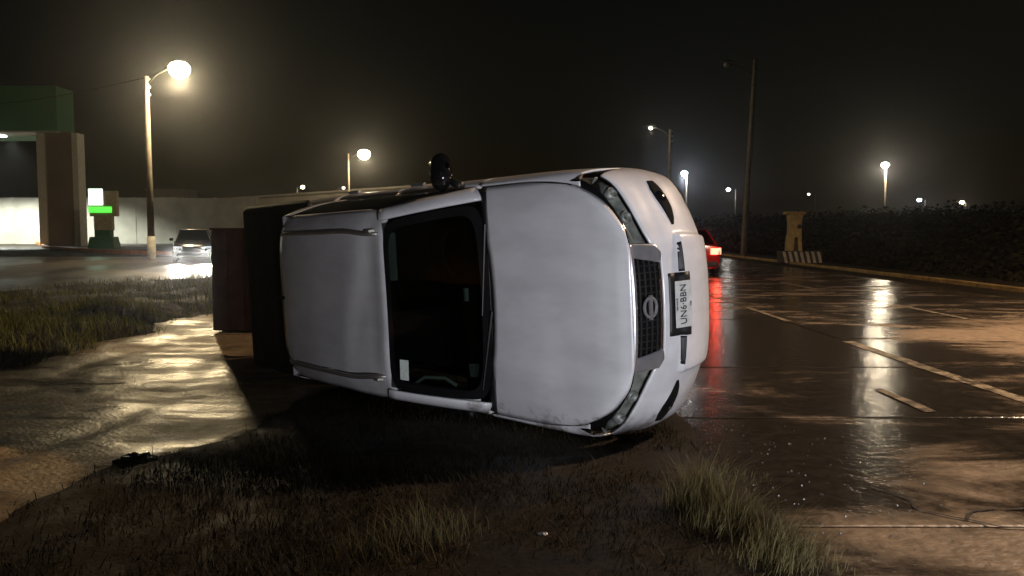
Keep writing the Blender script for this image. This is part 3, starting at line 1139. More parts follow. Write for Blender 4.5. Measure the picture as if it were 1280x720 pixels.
# under the truck
MB().box((-2.7, 0, .43), (4.6, 1.1, .03)).build('floor_pan', M['under'], truck)
for sg in (1, -1):
    MB().box((-2.75, sg * .43, .46), (4.9, .09, .15)).build('chassis_rail', M['under'], truck, bevel=.01)
MB().tube([(XR, -.75, .37), (XR, 0, .37), (XR, .75, .37)], [.045, .06, .045], 10).build('rear_axle', M['under'], truck)
MB().tube([(XF, -.75, .37), (XF, .75, .37)], .035, 10).build('front_axle', M['under'], truck)
MB().tube([(-1.6, .05, .42), (XR, 0, .37)], .04, 8).build('drive_shaft', M['under'], truck)
MB().tube([(-1.7, -.25, .36), (-3.2, -.3, .36), (-4.3, -.55, .42), (-5.2, -.6, .42)], .03, 8).build('exhaust_pipe', M['under'], truck)
MB().box((-3.0, .25, .36), (.9, .4, .16)).build('fuel_tank', M['under'], truck, bevel=.03)


def wheel(parent, x, y, z, r, wd, sg):
    w_ = empty('wheel')
    w_.parent = parent
    w_.location = (x, y, z)
    h = wd / 2
    MB().lathe([(r * .62, -h * .9), (r * .72, -h), (r * .90, -h), (r * .98, -h * .8), (r, -h * .45), (r * .985, -h * .3), (r * .985, -h * .25), (r, -h * .1), (r, h * .1), (r * .985, h * .25), (r * .985, h * .3), (r, h * .45), (r * .98, h * .8), (r * .90, h), (r * .72, h), (r * .62, h * .9)], (0, 0, 0), 'y', 36).build('tyre', M['tyre'], w_, smooth=True)
    rim = MB().lathe([(r * .64, -h * .88), (r * .62, -h * .6), (r * .58, h * .2 * sg), (r * .60, h * .75), (r * .64, h * .88)], (0, 0, 0), 'y', 30)
    for k in range(6):
        a = 2 * PI * k / 6
        rm = Matrix.Rotation(a, 3, 'Y')
        rim.box(rm @ Vector((r * .33, sg * h * .5, 0)), (r * .5, .03, .06), rm)
    rim.lathe([(.0, sg * h * .62), (r * .15, sg * h * .6), (r * .17, sg * h * .4)], (0, 0, 0), 'y', 16)
    rim.build('rim', M['alloy'], w_)
    return w_


for x in (XF, XR):
    for sg in (1, -1):
        wheel(truck, x, sg * .775, .37, .37, .245, sg)

# ================================================================== CARS IN THE BACKGROUND
def car(name, label, paint, loc, heading, tail=None, head=None):
    """small saloon; local x forward, origin on the ground at its middle"""
    root = empty(name, loc, heading, label, 'car')
    st_ = [(-2.12, .62, .74), (-2.08, .74, .90), (-1.85, .83, .96), (-1.3, .86, .97), (-.4, .87, .95), (.6, .865, .94), (1.2, .84, .90), (1.75, .80, .80), (2.02, .70, .70), (2.10, .58, .62)]
    gg = []
    for x, hw, zb in st_:
        sec = [(.0, .20), (.75, .21), (.93, .27), (.99, .42), (1.0, .60), (.985, zb - .14), (.94, zb - .04), (.84, zb + .01), (.5, zb + .03), (0, zb + .035)]
        full = [(-a, z) for a, z in sec[::-1][:-1]] + sec
        gg.append([(x, a * hw, z) for a, z in full])
    mb = MB().grid(gg)
    k = len(gg[0])
    n = len(gg)
    mb.f.append(tuple(range(k)))
    mb.f.append(tuple(range((n - 1) * k, n * k))[::-1])
    mb.build('body', paint, root, smooth=True, auto=40)
    # glasshouse
    base = [(-1.72, .70), (-1.0, .76), (0, .77), (.95, .70)]
    top = [(-1.02, .55), (-.7, .60), (-.1, .60), (.12, .55)]
    zb, zt = .965, 1.43
    rf = MB()
    rf.grid([[(x, y * hw, zt + .035 * (1 - y * y) - (.02 if i in (0, 3) else 0)) for y in np.linspace(-1, 1, 9)] for i, (x, hw) in enumerate(top)])
    rf.build('roof', paint, root, smooth=True, solid=.03)
    ends = lambda p, z: [(p[0], -p[1], z), (p[0], p[1], z)]
    for nm, a, b in (('rear_window', base[0], top[0]), ('front_window', base[3], top[3])):
        MB().grid([[(a[0] + (b[0] - a[0]) * t, y * (a[1] + (b[1] - a[1]) * t), zb + (zt - zb) * t) for y in np.linspace(-.97, .97, 7)] for t in (0, .5, 1)]).build(nm, M['dark_glass'], root, smooth=True)
    for sg in (1, -1):
        g1 = []
        for t in (0, .5, 1):
            g1.append([(b_[0] + (t_[0] - b_[0]) * t, sg * (b_[1] + (t_[1] - b_[1]) * t + .01), zb + (zt - zb) * t) for b_, t_ in zip(base, top)])
        MB().grid(g1).build('side_window', M['dark_glass'], root)
        for i in (0, 1, 3):
            a, b = base[i], top[i]
            MB().tube([(a[0], sg * (a[1] + .012), zb), (b[0], sg * (b[1] + .012), zt)], .03, 6).build('pillar', paint, root)
        # lamps wrap the corners
        for nm, pts, m in (('tail_lamp', [(-2.135, .42), (-2.13, .60), (-2.05, .72), (-1.90, .80)], tail or M['red_lens']), ('headlight', [(2.10, .42), (2.05, .60), (1.93, .71), (1.72, .79)], head or M['lens'])):
            zz = (.66, .86) if nm == 'tail_lamp' else (.56, .70)
            MB().grid([[(x + .012 * (1 if x > 0 else -1), sg * (y + .02), z) for x, y in pts] for z in np.linspace(*zz, 3)]).build(nm, m, root, solid=.02, smooth=True)
        MB().box((.62, sg * .93, 1.0), (.10, .16, .12)).build('door_mirror', paint, root, bevel=.03)
        for x in (-1.28, 1.28):
            wheel(root, x, sg * .775, .30, .30, .2, sg)
    MB().box((-2.10, 0, .36), (.10, 1.36, .16)).build('rear_bumper', M['black_plastic'], root, bevel=.03)
    MB().box((2.07, 0, .34), (.10, 1.30, .16)).build('front_bumper', M['black_plastic'], root, bevel=.03)
    MB().box((-2.14, 0, .62), (.01, .36, .12)).build('licence_plate', M['plate'], root)
    return root


M['red_paint'] = mat("red_paint", (.42, .012, .016), .25, coat=.8, var=.15)
M['dark_paint'] = mat("dark_blue_paint", (.008, .011, .018), .22, coat=.8, var=.15)
M['tail_on'] = emis("tail_lamp_lit", (1, .09, .05), 9)
M['head_on'] = emis("headlight_lit", (.85, .93, 1), .8)
red = car('red_car', 'red saloon car driving away along the road with its tail lamps lit', M['red_paint'], (5.78, 28.0, .01), R(90), tail=M['tail_on'])
dark = car('dark_car', 'dark car with lit headlights coming along the left road beside the brown box', M['dark_paint'], (-14.75, 38.3, .01), R(-70), head=M['head_on'])


def lamp_light(name, typ, parent, loc, energy, col, radius=.1, rot=(0, 0, 0), size=None, blend=.6):
    l = bpy.data.lights.new(name, typ)
    l.energy = energy
    l.color = col
    l.shadow_soft_size = radius
    if typ == 'SPOT':
        l.spot_size = size
        l.spot_blend = blend
    o = bpy.data.objects.new(name, l)
    C.objects.link(o)
    o.parent = parent
    o.location = loc
    o.rotation_euler = rot
    return o


for sg in (1, -1):
    lamp_light('tail_glow', 'SPOT', red, (-2.22, sg * .62, .76), 14, (1, .06, .03), .08, (R(70), 0, R(90)), R(150))
    lamp_light('headlight_beam', 'SPOT', dark, (2.18, sg * .56, .63), 3200, (1, .93, .82), .05, (R(82), 0, R(-92)), R(21), .6)

# the car behind the camera whose headlights light the truck (out of the frame)
rear = car('waiting_car', 'dark car standing behind the photographer with its headlights on the overturned truck', M['dark_paint'], (2.6, -6.6, .01), R(93), head=M['head_on'])
for sg in (1, -1):
    lamp_light('headlight_beam', 'SPOT', rear, (2.2, sg * .56, .63), 1400, (.92, .935, 1.0), .07, (R(91.8), 0, R(-88.8)), R(37), .8)

# ================================================================== STREET LAMPS AND POLES
M['concrete_pole'] = mat("concrete_pole", (.26, .22, .17), .75, var=.3, scale=3, bump=.2)
M['pole_white'] = mat("white_pole_paint", (.6, .58, .54), .6, var=.3, scale=5)
M['galv'] = mat("galvanised_steel", (.14, .14, .14), .5, .5)
M['luminaire'] = mat("luminaire_shell", (.12, .12, .12), .5, .3)
M['warm_on'] = emis("sodium_lens", (1, .86, .58), 40)
M['cool_on'] = emis("led_lens", (.88, .95, 1), 45)
M['dim_on'] = emis("dim_lens", (1, .93, .8), 4)
M['lens_off'] = mat("unlit_lens", (.3, .3, .28), .2)
LG = 'street lamps along the two roads'


def street_lamp(label, x, y, arm, lens, h=9.0, energy=0, col=(1, .80, .5), r=.12, bowl=.24, white_base=False, insul=False, lean=0, group=LG, top=None, cutoff=False):
    root = empty('street_lamp', (x, y, 0), 0, label, 'street lamp', group)
    top = top or h
    MB().tube([(0, 0, -.1), (lean * .5, 0, top * .5), (lean, 0, top)], [r, r * .82, r * .64], 12).build('pole', M['concrete_pole'], root, smooth=True)
    ax, ay = arm
    L = math.hypot(ax, ay)
    MB().tube([(lean, 0, h - .75), (lean + ax * .35, ay * .35, h - .28), (lean + ax * .75, ay * .75, h - .02), (lean + ax, ay, h + .03)], .035, 8).build('arm', M['galv'], root, smooth=True)
    hd = empty('luminaire')
    hd.parent = root
    hd.location = (lean + ax * 1.08, ay * 1.08, h)
    hd.rotation_euler = (0, 0, math.atan2(ay, ax))
    gg = []
    b_up = .05 + bowl * .42
    for q in np.linspace(0, 1, 9):
        xx = -.36 + .72 * q
        k = math.sin(PI * min(.97, max(.06, q))) ** .5
        gg.append([(xx, .17 * k * math.cos(a), b_up + .13 * k * max(0, math.sin(a))) for a in np.linspace(0, 2 * PI, 13)])
    MB().grid(gg).build('lamp_shell', M['luminaire'], hd, smooth=True)
    b = bowl  # largest bowls are oversized to build lamp glare into the shape
    MB().lathe([(b * .35, b * .55), (b * .75, b * .4), (b * .98, .08 * b), (b, -.1 * b), (b * .92, -b * .4), (b * .7, -b * .72), (b * .35, -b * .93), (.0, -b)], (0, 0, 0), 'z', 20).build('lamp_bowl', lens, hd, smooth=True)
    if energy:
        if cutoff: lamp_light('lamp_light', 'SPOT', hd, (0, 0, -b - .05), energy, col, .2, (0, 0, 0), R(162), .2)
        else: lamp_light('lamp_light', 'POINT', hd, (0, 0, -b - .15), energy, col, max(.14, b * .8))
    if white_base:
        MB().lathe([(r * 1.15, -.02), (r * 1.15, 1.1), (r * .9, 1.12)], (0, 0, 0), 'z', 16).build('painted_base', M['pole_white'], root, smooth=True)
    if insul:
        for k in range(3):
            MB().lathe([(.03, -.06), (.06, -.03), (.05, 0), (.06, .03), (.03, .06)], (lean + .14, 0, top - .15 - .36 * k), 'z', 10).build('insulator', M['pole_white'], root, smooth=True)
            MB().box((lean + .08, 0, top - .15 - .36 * k), (.16, .04, .05)).build('bracket', M['galv'], root)
    return root


def at(px, d): return (px - 640) / 1032 * d


W1 = (1, .76, .42)
street_lamp('nearest lit street lamp with white painted pole base, left of the truck', -17.45, 40, (1.55, -.2), M['warm_on'], h=9.1, energy=3900, col=W1, r=.17, bowl=.50, white_base=True, insul=True, top=8.75)
street_lamp('lit street lamp seen just above the truck cab, left of the door mirror', at(437, 83), 83, (1.5, -.2), M['warm_on'], energy=1900, col=W1, bowl=.62, r=.14)
street_lamp('dimly lit street lamp with a curved arm to the left, above the truck front', 11.75, 62, (-1.35, 0), M['dim_on'], energy=60, r=.16, bowl=.16, insul=True, col=(1, .85, .6), top=8.9)
street_lamp('white lit street lamp at the right corner of the truck front', at(857, 111), 111, (-.3, 0), M['cool_on'], energy=1500, col=(.9, .96, 1), bowl=.42, r=.15, h=9.0)
street_lamp('small distant street lamp left of the tall unlit pole', at(918, 156), 156, (-1.3, 0), M['cool_on'], energy=250, col=(1, .9, .7), bowl=.36, r=.12)
street_lamp('faint street lamp beyond the yellow post', at(1017, 177), 177, (-1.3, 0), M['dim_on'], energy=0, bowl=.3, r=.14)
street_lamp('lit street lamp standing alone above the dark bushes on the right', at(1104, 97), 97, (-.25, -.3), M['warm_on'], energy=2000, col=(1, .84, .6), bowl=.42, r=.14)
street_lamp('left one of two far lamps low over the bushes at right', at(1154, 210), 210, (-1.4, 0), M['cool_on'], energy=0, bowl=.5, r=.14)
street_lamp('rightmost far lamp low over the bushes', at(1204, 236), 236, (-.9, 0), M['warm_on'], energy=0, bowl=.62, r=.14, h=9.2)
street_lamp('leftmost tiny far lamp over the grey wall', at(314, 195), 195, (.9, 0), M['warm_on'], energy=0, bowl=.42, r=.12)
street_lamp('tiny far lamp over the middle of the long grey building', at(373, 147), 147, (.9, 0), M['warm_on'], energy=0, bowl=.34, r=.12)
street_lamp('dim tiny far lamp between the cab and the lit lamp', at(424, 150), 150, (.9, 0), M['dim_on'], energy=0, bowl=.3, r=.12)
street_lamp('tall unlit street lamp leaning slightly by the right kerb', 11.98, 42.8, (-1.35, 0), M['lens_off'], energy=0, h=9.85, top=10.1, r=.16, bowl=.16, lean=.42)
street_lamp('lit street lamp on the right verge, out of the frame', 12.2, 9.2, (-1.7, 0), M['warm_on'], energy=5600, col=(1, .71, .47), r=.16, bowl=.28, cutoff=True)

# wire from the first lamp pole away to the left
def wire(pts): return MB().tube(pts, .018, 5)
q = [(-17.4 - 22 * t, 40 + 14 * t, 8.7 + .9 * t - 1.2 * math.sin(PI * t) * .5) for t in np.linspace(0, 1, 14)]
props(wire(q).build('overhead_wire', M['seal']), 'thin overhead wire running left from the nearest lit lamp pole', 'wire')

# ================================================================== FILLING STATION ON THE LEFT
M['wall_white'] = mat("white_wall", (.36, .345, .30), .85, var=.25, scale=.6, bump=.2)
M['green'] = mat("green_fascia", (.035, .12, .045), .5, var=.2, scale=.5)
_p = M['green'].node_tree.nodes['Principled BSDF']            # faint glow added to the colour so the green shows at night
_p.inputs['Emission Color'].default_value = (.12, .5, .16, 1)
_p.inputs['Emission Strength'].default_value = .010
M['column'] = mat("tan_column", (.20, .15, .11), .8, var=.2, scale=.5)
M['column_edge'] = mat("column_edge", (.66, .63, .55), .7, var=.15)
M['sign_on'] = emis("lit_sign_face", (.75, 1, .82), 2.6)
M['sign_green'] = emis("lit_green_band", (.06, .85, .05), 1.3)
M['panel_on'] = emis("canopy_light", (.9, 1, .95), 8)
M['tan'] = mat("tan_panel", (.42, .34, .22), .6)
M['green_base'] = mat("green_base", (.02, .14, .05), .5)

canopy = empty('station_canopy', (at(74, 72), 73, 0), 0, 'dark green station canopy on one wide tan column at far left', 'canopy')
MB().box((0, 0, 4.95), (2.35, 1.0, 9.9)).build('column', M['column'], canopy)
for sx_ in (-1, 1):
    MB().box((sx_ * (1.53 if sx_ > 0 else 1.43), -.1, 4.9), (.5 if sx_ > 0 else .7, 1.2, 9.8)).build('column_edge', M['column_edge'], canopy)
MB().box((-6.6, .2, 11.85), (14.0, 2.8, 3.8)).build('fascia', M['green'], canopy, bevel=.05)
MB().box((-6.6, .2, 9.90), (13.6, 2.6, .12)).build('soffit', M['wall_white'], canopy)
MB().box((-8.6, 4.0, 10.3), (10.0, 4.9, .9)).build('rear_canopy', M['green'], canopy)
for k in range(3):
    lp = MB().box((-6.4 - 3.2 * k, 3.0 if k else 1.0, 9.76), (1.5, 1.1, .14)).build('light_panel', M['panel_on'], canopy)
    lamp_light('canopy_light', 'SPOT', canopy, (-6.4 - 3.2 * k, 3.6, 9.6), 13000, (.95, 1, .88), .4, (0, 0, 0), R(128), .25)

# boundary wall in bays
wall = empty('boundary_wall', (-60, 86, 0), 0, 'long plain pale wall behind the station and the dark car', 'wall')
for k in range(8):
    MB().box((2 + 4.2 * k, 0, 2.35), (4.15, .25, 4.7 + (.12 if k < 6 else 0))).build('wall_panel', M['wall_white'], wall, bevel=.02)
for k in range(9):
    MB().box((-.1 + 4.2 * k, -.14, 2.40), (.30, .05, 4.80)).build('pilaster', M['wall_white'], wall, bevel=.02)
M['far_build'] = mat("far_building", (.30, .28, .25), .85, var=.2, scale=.8)
b = empty('warehouse', (-28, 92, 0), 0, 'long low grey building with a rising roofline behind the truck cab', 'building')
mb = MB()
mb.add([(-4, 0, 0), (21, 0, 0), (21, 0, 6.4), (-4, 0, 4.7), (-4, 14, 0), (21, 14, 0), (21, 14, 6.4), (-4, 14, 4.7)], [(0, 1, 2, 3), (4, 7, 6, 5), (0, 3, 7, 4), (1, 5, 6, 2)])
mb.build('wall', M['far_build'], b)
mb = MB()
mb.add([(-4.4, -.4, 4.68), (21.4, -.4, 6.42), (21.4, 14.4, 6.42), (-4.4, 14.4, 4.68), (-4.4, -.4, 4.9), (21.4, -.4, 6.64), (21.4, 14.4, 6.64), (-4.4, 14.4, 4.9)], [(0, 3, 2, 1), (4, 5, 6, 7), (0, 1, 5, 4), (1, 2, 6, 5), (2, 3, 7, 6), (3, 0, 4, 7)])
mb.build('roof', M['far_build'], b)
for k in range(5):
    f = MB().box((-1 + 4.4 * k, -.03, 3.4), (1.6, .06, .9)).build('window', M['seal'], b)
b = empty('flat_roofed_house', (at(218, 112), 112, 0), 0, 'small dim flat roofed house showing over the pale wall', 'building')
MB().box((0, 0, 3.3), (4.9, 5, 6.6)).build('wall', M['far_build'], b)
MB().box((0, 0, 6.7), (5.2, 5.3, .25)).build('roof', M['far_build'], b)

# price totem
tt = empty('station_sign', (at(131, 64), 64, 0), 0, 'illuminated green and white station sign on a green base beside the wide column', 'sign')
MB().box((0, 0, .45), (2.1, 1.2, .9), taper=.85).build('base', M['green_base'], tt, bevel=.05)
MB().box((.02, 0, 1.15), (1.2, .6, .52)).build('plinth', M['green_base'], tt)
MB().box((.05, 0, 1.95), (1.35, .5, 1.1)).build('post_panel', M['tan'], tt)
MB().box((.1, 0, 3.45), (2.1, .45, 1.95)).build('sign_box', M['tan'], tt, bevel=.04)
MB().box((-.42, -.25, 3.95), (1.1, .06, 1.25)).build('lit_face', M['sign_on'], tt, bevel=.12)
MB().box((-.1, -.26, 2.98), (1.75, .07, .46)).build('lit_band', M['sign_green'], tt)

# ================================================================== RIGHT VERGE: POST, STRIPED BLOCK
M['yellow'] = mat("weathered_yellow_concrete", (.42, .31, .12), .75, var=.4, scale=4, bump=.4)
M['stripe_w'] = mat("block_pale", (.42, .37, .30), .7, var=.3, scale=6)
M['stripe_k'] = mat("block_black", (.03, .025, .02), .7)
po = empty('concrete_post', (at(992, 34.6), 34.6, .05), 0, 'weathered yellow concrete post with a flared cap and split foot on the right verge', 'post')
mb = MB()
gg = []
for z, hw in ((.2, .30), (.7, .27), (1.2, .235), (1.65, .235), (1.95, .27), (2.02, .30)):
    gg.append([(a * hw, b_ * .2, z) for a, b_ in ((-1, -1), (1, -1), (1, 1), (-1, 1), (-1, -1))])
# split foot: two legs up to 1.0, solid above
leg = lambda s: [[(s * (.19 + .05 * (1 - t)) + a * .085, b_ * .2, .35 + .75 * t) for a, b_ in ((-1, -1), (1, -1), (1, 1), (-1, 1), (-1, -1))] for t in (0, .5, 1)]
for s in (-1, 1):
    MB().grid([[(s * (.16 + .06 * (1 - t)) + a * (.085 if s > 0 else .12), b_ * .2, .2 + .95 * t) for a, b_ in ((-1, -1), (1, -1), (1, 1), (-1, 1), (-1, -1))] for t in (0, .5, 1)]).build('leg', M['yellow'], po)
MB().grid([[(a * hw, b_ * .21, z) for a, b_ in ((-1, -1), (1, -1), (1, 1), (-1, 1), (-1, -1))] for z, hw in ((1.08, .255), (1.3, .235), (1.65, .235), (1.95, .27), (2.03, .31))]).build('shaft', M['yellow'], po)
MB().box((0, 0, 2.09), (.80, .52, .12)).build('cap', M['yellow'], po, bevel=.02)
MB().lathe([(.0, -.02), (.075, -.02), (.095, 0), (.095, .03)], (.14, -.22, 1.52), 'y', 14).build('socket', M['stripe_k'], po)
bl = empty('striped_block', (at(1001, 34), 34, .05), 0, 'low concrete block with black and white slanted stripes at the foot of the yellow post', 'barrier')
MB().box((0, .15, .27), (1.74, .5, .50)).build('block', M['stripe_k'], bl, bevel=.03)
for k in range(7):
    x = -.68 + .235 * k
    mb = MB()
    lx = .06
    x0, x1 = x - .06, x + .06
    mb.add([(x0 + lx, -.108, .03), (x1 + lx, -.108, .03), (x1 - lx, -.108, .50), (x0 - lx, -.108, .50), (x0 + lx, -.09, .03), (x1 + lx, -.09, .03), (x1 - lx, -.09, .50), (x0 - lx, -.09, .50)], [(0, 1, 2, 3), (4, 7, 6, 5), (0, 4, 5, 1), (1, 5, 6, 2), (2, 6, 7, 3), (3, 7, 4, 0)])
    mb.build('stripe', M['stripe_w'], bl)

# ================================================================== BROWN BOX, DEBRIS
M['rust'] = mat("rusty_brown_panel", (.055, .024, .017), .8, var=.45, scale=5, bump=.35)
bx = empty('brown_box', (-3.72, 11.4, 0), R(-4), 'tall dark brown box standing behind the truck bed', 'box')
MB().box((0, .5, .74), (.92, .9, 1.40)).build('body', M['rust'], bx, bevel=.015)
MB().box((0, .5, 1.455), (.96, .94, .035)).build('lid', M['rust'], bx, bevel=.008)
for k in range(4):
    MB().box((-.345 + .23 * k, .038, .74), (.222, .022, 1.38)).build('plank', M['rust'], bx, bevel=.006)
M['bag'] = mat("dark_plastic_film", (.02, .02, .03), .12, bump=.9, bscale=18)


def rag(name, loc, r, label, m, h=.5):
    bm = bmesh.new()
    bmesh.ops.create_icosphere(bm, subdivisions=4, radius=r)
    for v in bm.verts:
        n = v.co.normalized()
        f = 1 + .45 * mnoise.fractal(n * 2.3 + Vector(loc), 1, 2, 4)
        v.co = Vector((n.x * r * f * 1.3, n.y * r * f, max(-.01, n.z * r * f * h)))
    me = bpy.data.meshes.new(name)
    bm.to_mesh(me)
    bm.free()
    o = link(name, me, m, None, True)
    o.location = loc
    return props(o, label, 'litter')


rag('crumpled_bag', (-2.3, 4.98, .035), .085, 'crumpled dark shiny plastic bag at the near edge of the wet path', M['bag'])
rag('bottle_scrap', (.14, 3.72, .05), .017, 'small shiny scrap lying in the dark grass near the bottom middle', M['reflector'], .35)

M['pebble'] = mat("wet_pebbles", (.05, .042, .034), .3, var=.5, scale=30)
mb = MB()
for k in range(110):
    y = rng.normal(5.0, .9)
    x = 1.3 + abs(rng.normal(0, .55))
    if y < 3.2 or x > 3.4: continue
    r_ = float(rng.uniform(.003, .009))
    vs = [Vector((math.cos(a), math.sin(a) * .8, 0)) * r_ * random.uniform(.7, 1.2) for a in np.linspace(0, 2 * PI, 6)[:-1]]
    mb.add([v + Vector((x, y, .004)) for v in vs] + [v * .6 + Vector((x, y, .006 + r_ * .7)) for v in vs], [(i, (i + 1) % 5, 5 + (i + 1) % 5, 5 + i) for i in range(5)] + [(5, 6, 7, 8, 9)])
props(mb.build('gravel', M['pebble']), kind='stuff')

# ================================================================== PLANTS
def leafmat(name, c0, c1, rough=.6, scale=3):
    m, t, p = nmat(name)
    geo = t.nodes.new("ShaderNodeNewGeometry")
    n = t.nodes.new("ShaderNodeTexNoise")
    n.inputs['Scale'].default_value = scale
    n.inputs['Detail'].default_value = 6
    t.links.new(geo.outputs['Position'], n.inputs['Vector'])
    mx = t.nodes.new("ShaderNodeMath")
    mx.operation = 'ADD'
    mm = t.nodes.new("ShaderNodeMath")
    mm.operation = 'MULTIPLY_ADD'
    mm.inputs[1].default_value = .45
    mm.inputs[2].default_value = -.22
    t.links.new(geo.outputs['Random Per Island'], mm.inputs[0])
    t.links.new(n.outputs[0], mx.inputs[0])
    t.links.new(mm.outputs[0], mx.inputs[1])
    cr = t.nodes.new("ShaderNodeValToRGB")
    e = cr.color_ramp.elements
    e[0].position, e[0].color = .3, (*c0, 1)
    e[1].position, e[1].color = .75, (*c1, 1)
    t.links.new(mx.outputs[0], cr.inputs[0])
    t.links.new(cr.outputs[0], p.inputs['Base Color'])
    p.inputs['Roughness'].default_value = rough
    p.inputs['Specular IOR Level'].default_value = .12
    return m


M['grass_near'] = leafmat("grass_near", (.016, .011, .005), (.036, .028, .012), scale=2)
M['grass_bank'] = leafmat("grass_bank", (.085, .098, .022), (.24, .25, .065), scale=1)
M['tuft'] = leafmat("dry_grass", (.08, .066, .028), (.21, .175, .08), scale=5)
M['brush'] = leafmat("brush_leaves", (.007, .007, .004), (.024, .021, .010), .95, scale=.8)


def blades(P, H, wd, lean, name, m, kind='stuff', curl=.5, dirb=None):
    """P (n,3) roots, H heights: bent tapered blades, one mesh"""
    n = len(P)
    th = rng.uniform(0, 2 * PI, n)
    side = np.stack([np.cos(th), np.sin(th), 0 * th], 1)
    fd = np.stack([-np.sin(th), np.cos(th), 0 * th], 1) * rng.choice([-1, 1], n)[:, None]
    if dirb is not None:
        fd = fd + np.array(dirb)
    ln = (rng.uniform(.2, 1, n) * lean * H)[:, None]
    up = np.array([0, 0, 1.0])
    w_ = (wd * rng.uniform(.7, 1.3, n))[:, None]
    m1 = P + up * (H * .55)[:, None] + fd * ln * .35
    tp = P + up * (H * (1 - .35 * curl * rng.uniform(0, 1, n)))[:, None] + fd * ln
    V = np.stack([P - side * w_, P + side * w_, m1 + side * w_ * .75, m1 - side * w_ * .75, tp], 1).reshape(-1, 3)
    F = []
    for i in range(n):
        k = 5 * i
        F.append((k, k + 1, k + 2, k + 3))
        F.append((k + 3, k + 2, k + 4))
    me = bpy.data.meshes.new(name)
    me.from_pydata(V.tolist(), [], F)
    o = link(name, me, m)
    if kind: o['kind'] = kind
    return o


# near grass between path and road, thinner on the bare soil
pts, hs = [], []
while len(pts) < 52000:
    y = 2.6 + 9.0 * random.random() ** 1.7
    x = random.uniform(-6.0, 1.45)
    q_ = path_in(x, y)
    if q_ > .05 and random.random() > .5 * (1 - q_) ** 2.5 + .004: continue
    den = .5 + .9 * fbm(x, y, 1.1)
    edge = 1 if x < 1.15 else .15
    if random.random() > den * edge: continue
    pts.append((x, y, height(x, y) - .01))
    hs.append((.025 + .06 * random.random() ** 2) * (1 + .9 * max(0, fbm(x + 4, y, .9))))
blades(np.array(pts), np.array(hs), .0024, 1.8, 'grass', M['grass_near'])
# bank of grass between path and left carriageway, and the verge beyond
pts, hs = [], []
while len(pts) < 70000:
    y = 4.5 + 40 * random.random() ** 1.9
    le = left_edge(y)
    x = random.uniform(max(le + .25, -12), path_l(y) + .1 if y < 13.6 else 1.2)
    if random.random() > .8 + .8 * fbm(x, y, .8): continue
    pts.append((x, y, height(x, y) - .01))
    hs.append((.07 + .15 * random.random()) * (1 + .5 * fbm(x, y, .6)))
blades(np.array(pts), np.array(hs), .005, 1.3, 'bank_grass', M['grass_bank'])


def tuft(x, y, n, h, spread, label, m=None, dirb=(0, 0, 0)):
    a = rng.normal(0, 1, (n, 2)) * spread * np.array([1, .8])
    P = np.stack([a[:, 0], a[:, 1], np.full(n, -.02)], 1)
    H = h * rng.uniform(.35, 1, n) * np.exp(-(a ** 2).sum(1) / (5 * spread ** 2))
    o = blades(P, H, .0013, 1.0, 'grass_tuft', m or M['tuft'], None, .9, dirb)
    o.location = (x, y, height(x, y))
    return props(o, label, 'grass tuft', 'dry grass tufts in the verge')


tuft(.96, 4.12, 800, .44, .10, 'upper clump of the pale dry grass plume at the road edge by the bumper', dirb=(.3, -.1, 0))
tuft(1.02, 3.80, 900, .38, .11, 'middle clump of the pale dry grass plume at the road edge', dirb=(.45, -.15, 0))
tuft(1.14, 3.45, 800, .30, .12, 'lowest clump of the pale dry grass plume, nearest the bottom of the picture', dirb=(.6, -.1, 0))
tuft(1.18, 4.7, 200, .16, .16, 'thin sparse grass tuft on the asphalt side below the truck front', dirb=(.3, 0, 0))
tuft(-.38, 3.68, 300, .30, .14, 'dull dry grass tuft near the bottom middle of the picture')
tuft(-.62, 3.5, 200, .26, .10, 'short brown grass tuft left of the bottom middle tuft')
tuft(-1.5, 4.9, 220, .22, .11, 'green leafy grass tuft right of the crumpled bag', M['grass_bank'])

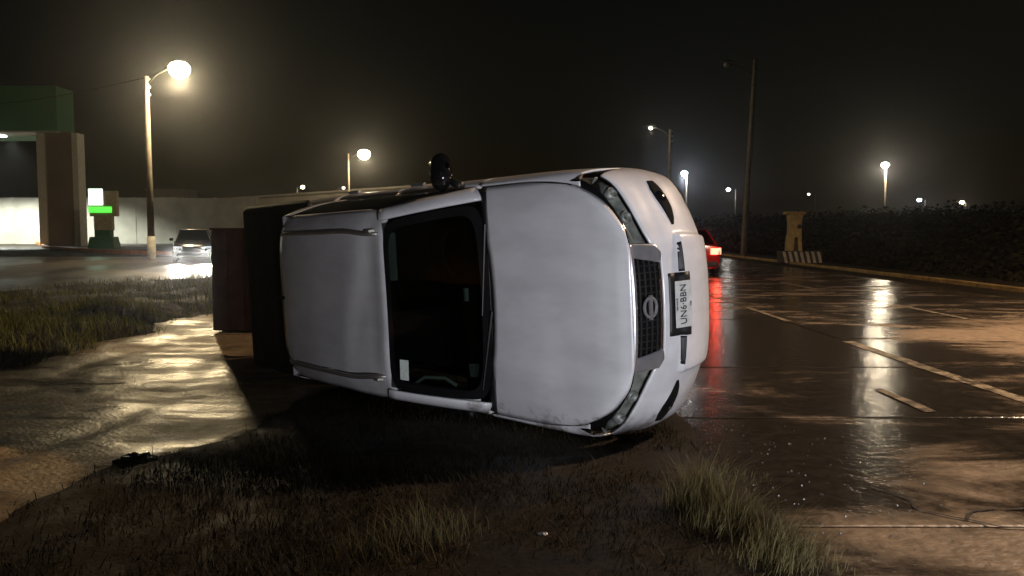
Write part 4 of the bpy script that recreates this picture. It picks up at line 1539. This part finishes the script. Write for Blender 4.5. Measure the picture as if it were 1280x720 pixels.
# dark brush on the right verge: a mass of leaf clumps over stems
n = 75000
Vs, Fs = [], []
cnt = 0
while cnt < n:
    y = 12 + 110 * random.random() ** 1.5
    x = 12.9 + (y * .9) * random.random() ** 1.3
    ridge = (.55 + 1.35 * min(x / y, .75) + .014 * y + .9 * fbm(x, y, .22) + .55 * fbm(x, y, .8)) * float(sstep(12.4, 15.5 + y * .03, x))
    z = ridge * random.random() ** .55
    if z < .05: continue
    s = random.uniform(.03, .075) * (1 + y / 45)
    a, b_ = random.uniform(0, 2 * PI), random.uniform(-1.1, 1.1)
    u = Vector((math.cos(a), math.sin(a), math.sin(b_) * .5)) * s
    v = Vector((-math.sin(a) * math.sin(b_), math.cos(a) * math.sin(b_), math.cos(b_))) * s * .55
    c = Vector((x, y, z + height(x, y) - .1))
    k = len(Vs)
    Vs += [tuple(c - u), tuple(c - v), tuple(c + u), tuple(c + v)]
    Fs.append((k, k + 1, k + 2, k + 3))
    cnt += 1
me = bpy.data.meshes.new('brush')
me.from_pydata(Vs, [], Fs)
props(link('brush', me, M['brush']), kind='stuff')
# the soil bank the brush grows from
g = []
for x in np.linspace(12.2, 120, 60):
    g.append([(x, y, -.1 + (.6 + .012 * y) * float(sstep(12.6, 17 + y * .03, x)) * (1 + .25 * fbm(x, y, .2))) for y in np.linspace(8, 150, 60)])
o = MB().grid(g).build('brush_bank', M['ground'], smooth=True, fix=False)
o.data.flip_normals() if o.data.polygons[0].normal.z < 0 else None
props(o, kind='structure')

# ================================================================== RAIN HAZE
hz = MB().box((0, 295, 8), (1240, 740, 18.2)).build('haze', None)
props(hz, kind='stuff')
m = bpy.data.materials.new("rain_haze")
m.use_nodes = True
t = m.node_tree
t.nodes.remove(t.nodes["Principled BSDF"])
pv = t.nodes.new("ShaderNodeVolumePrincipled")
pv.inputs['Color'].default_value = (.84, .88, .95, 1)
pv.inputs['Density'].default_value = .0008
pv.inputs['Anisotropy'].default_value = .92
t.links.new(pv.outputs[0], t.nodes["Material Output"].inputs['Volume'])
hz.data.materials.append(m)
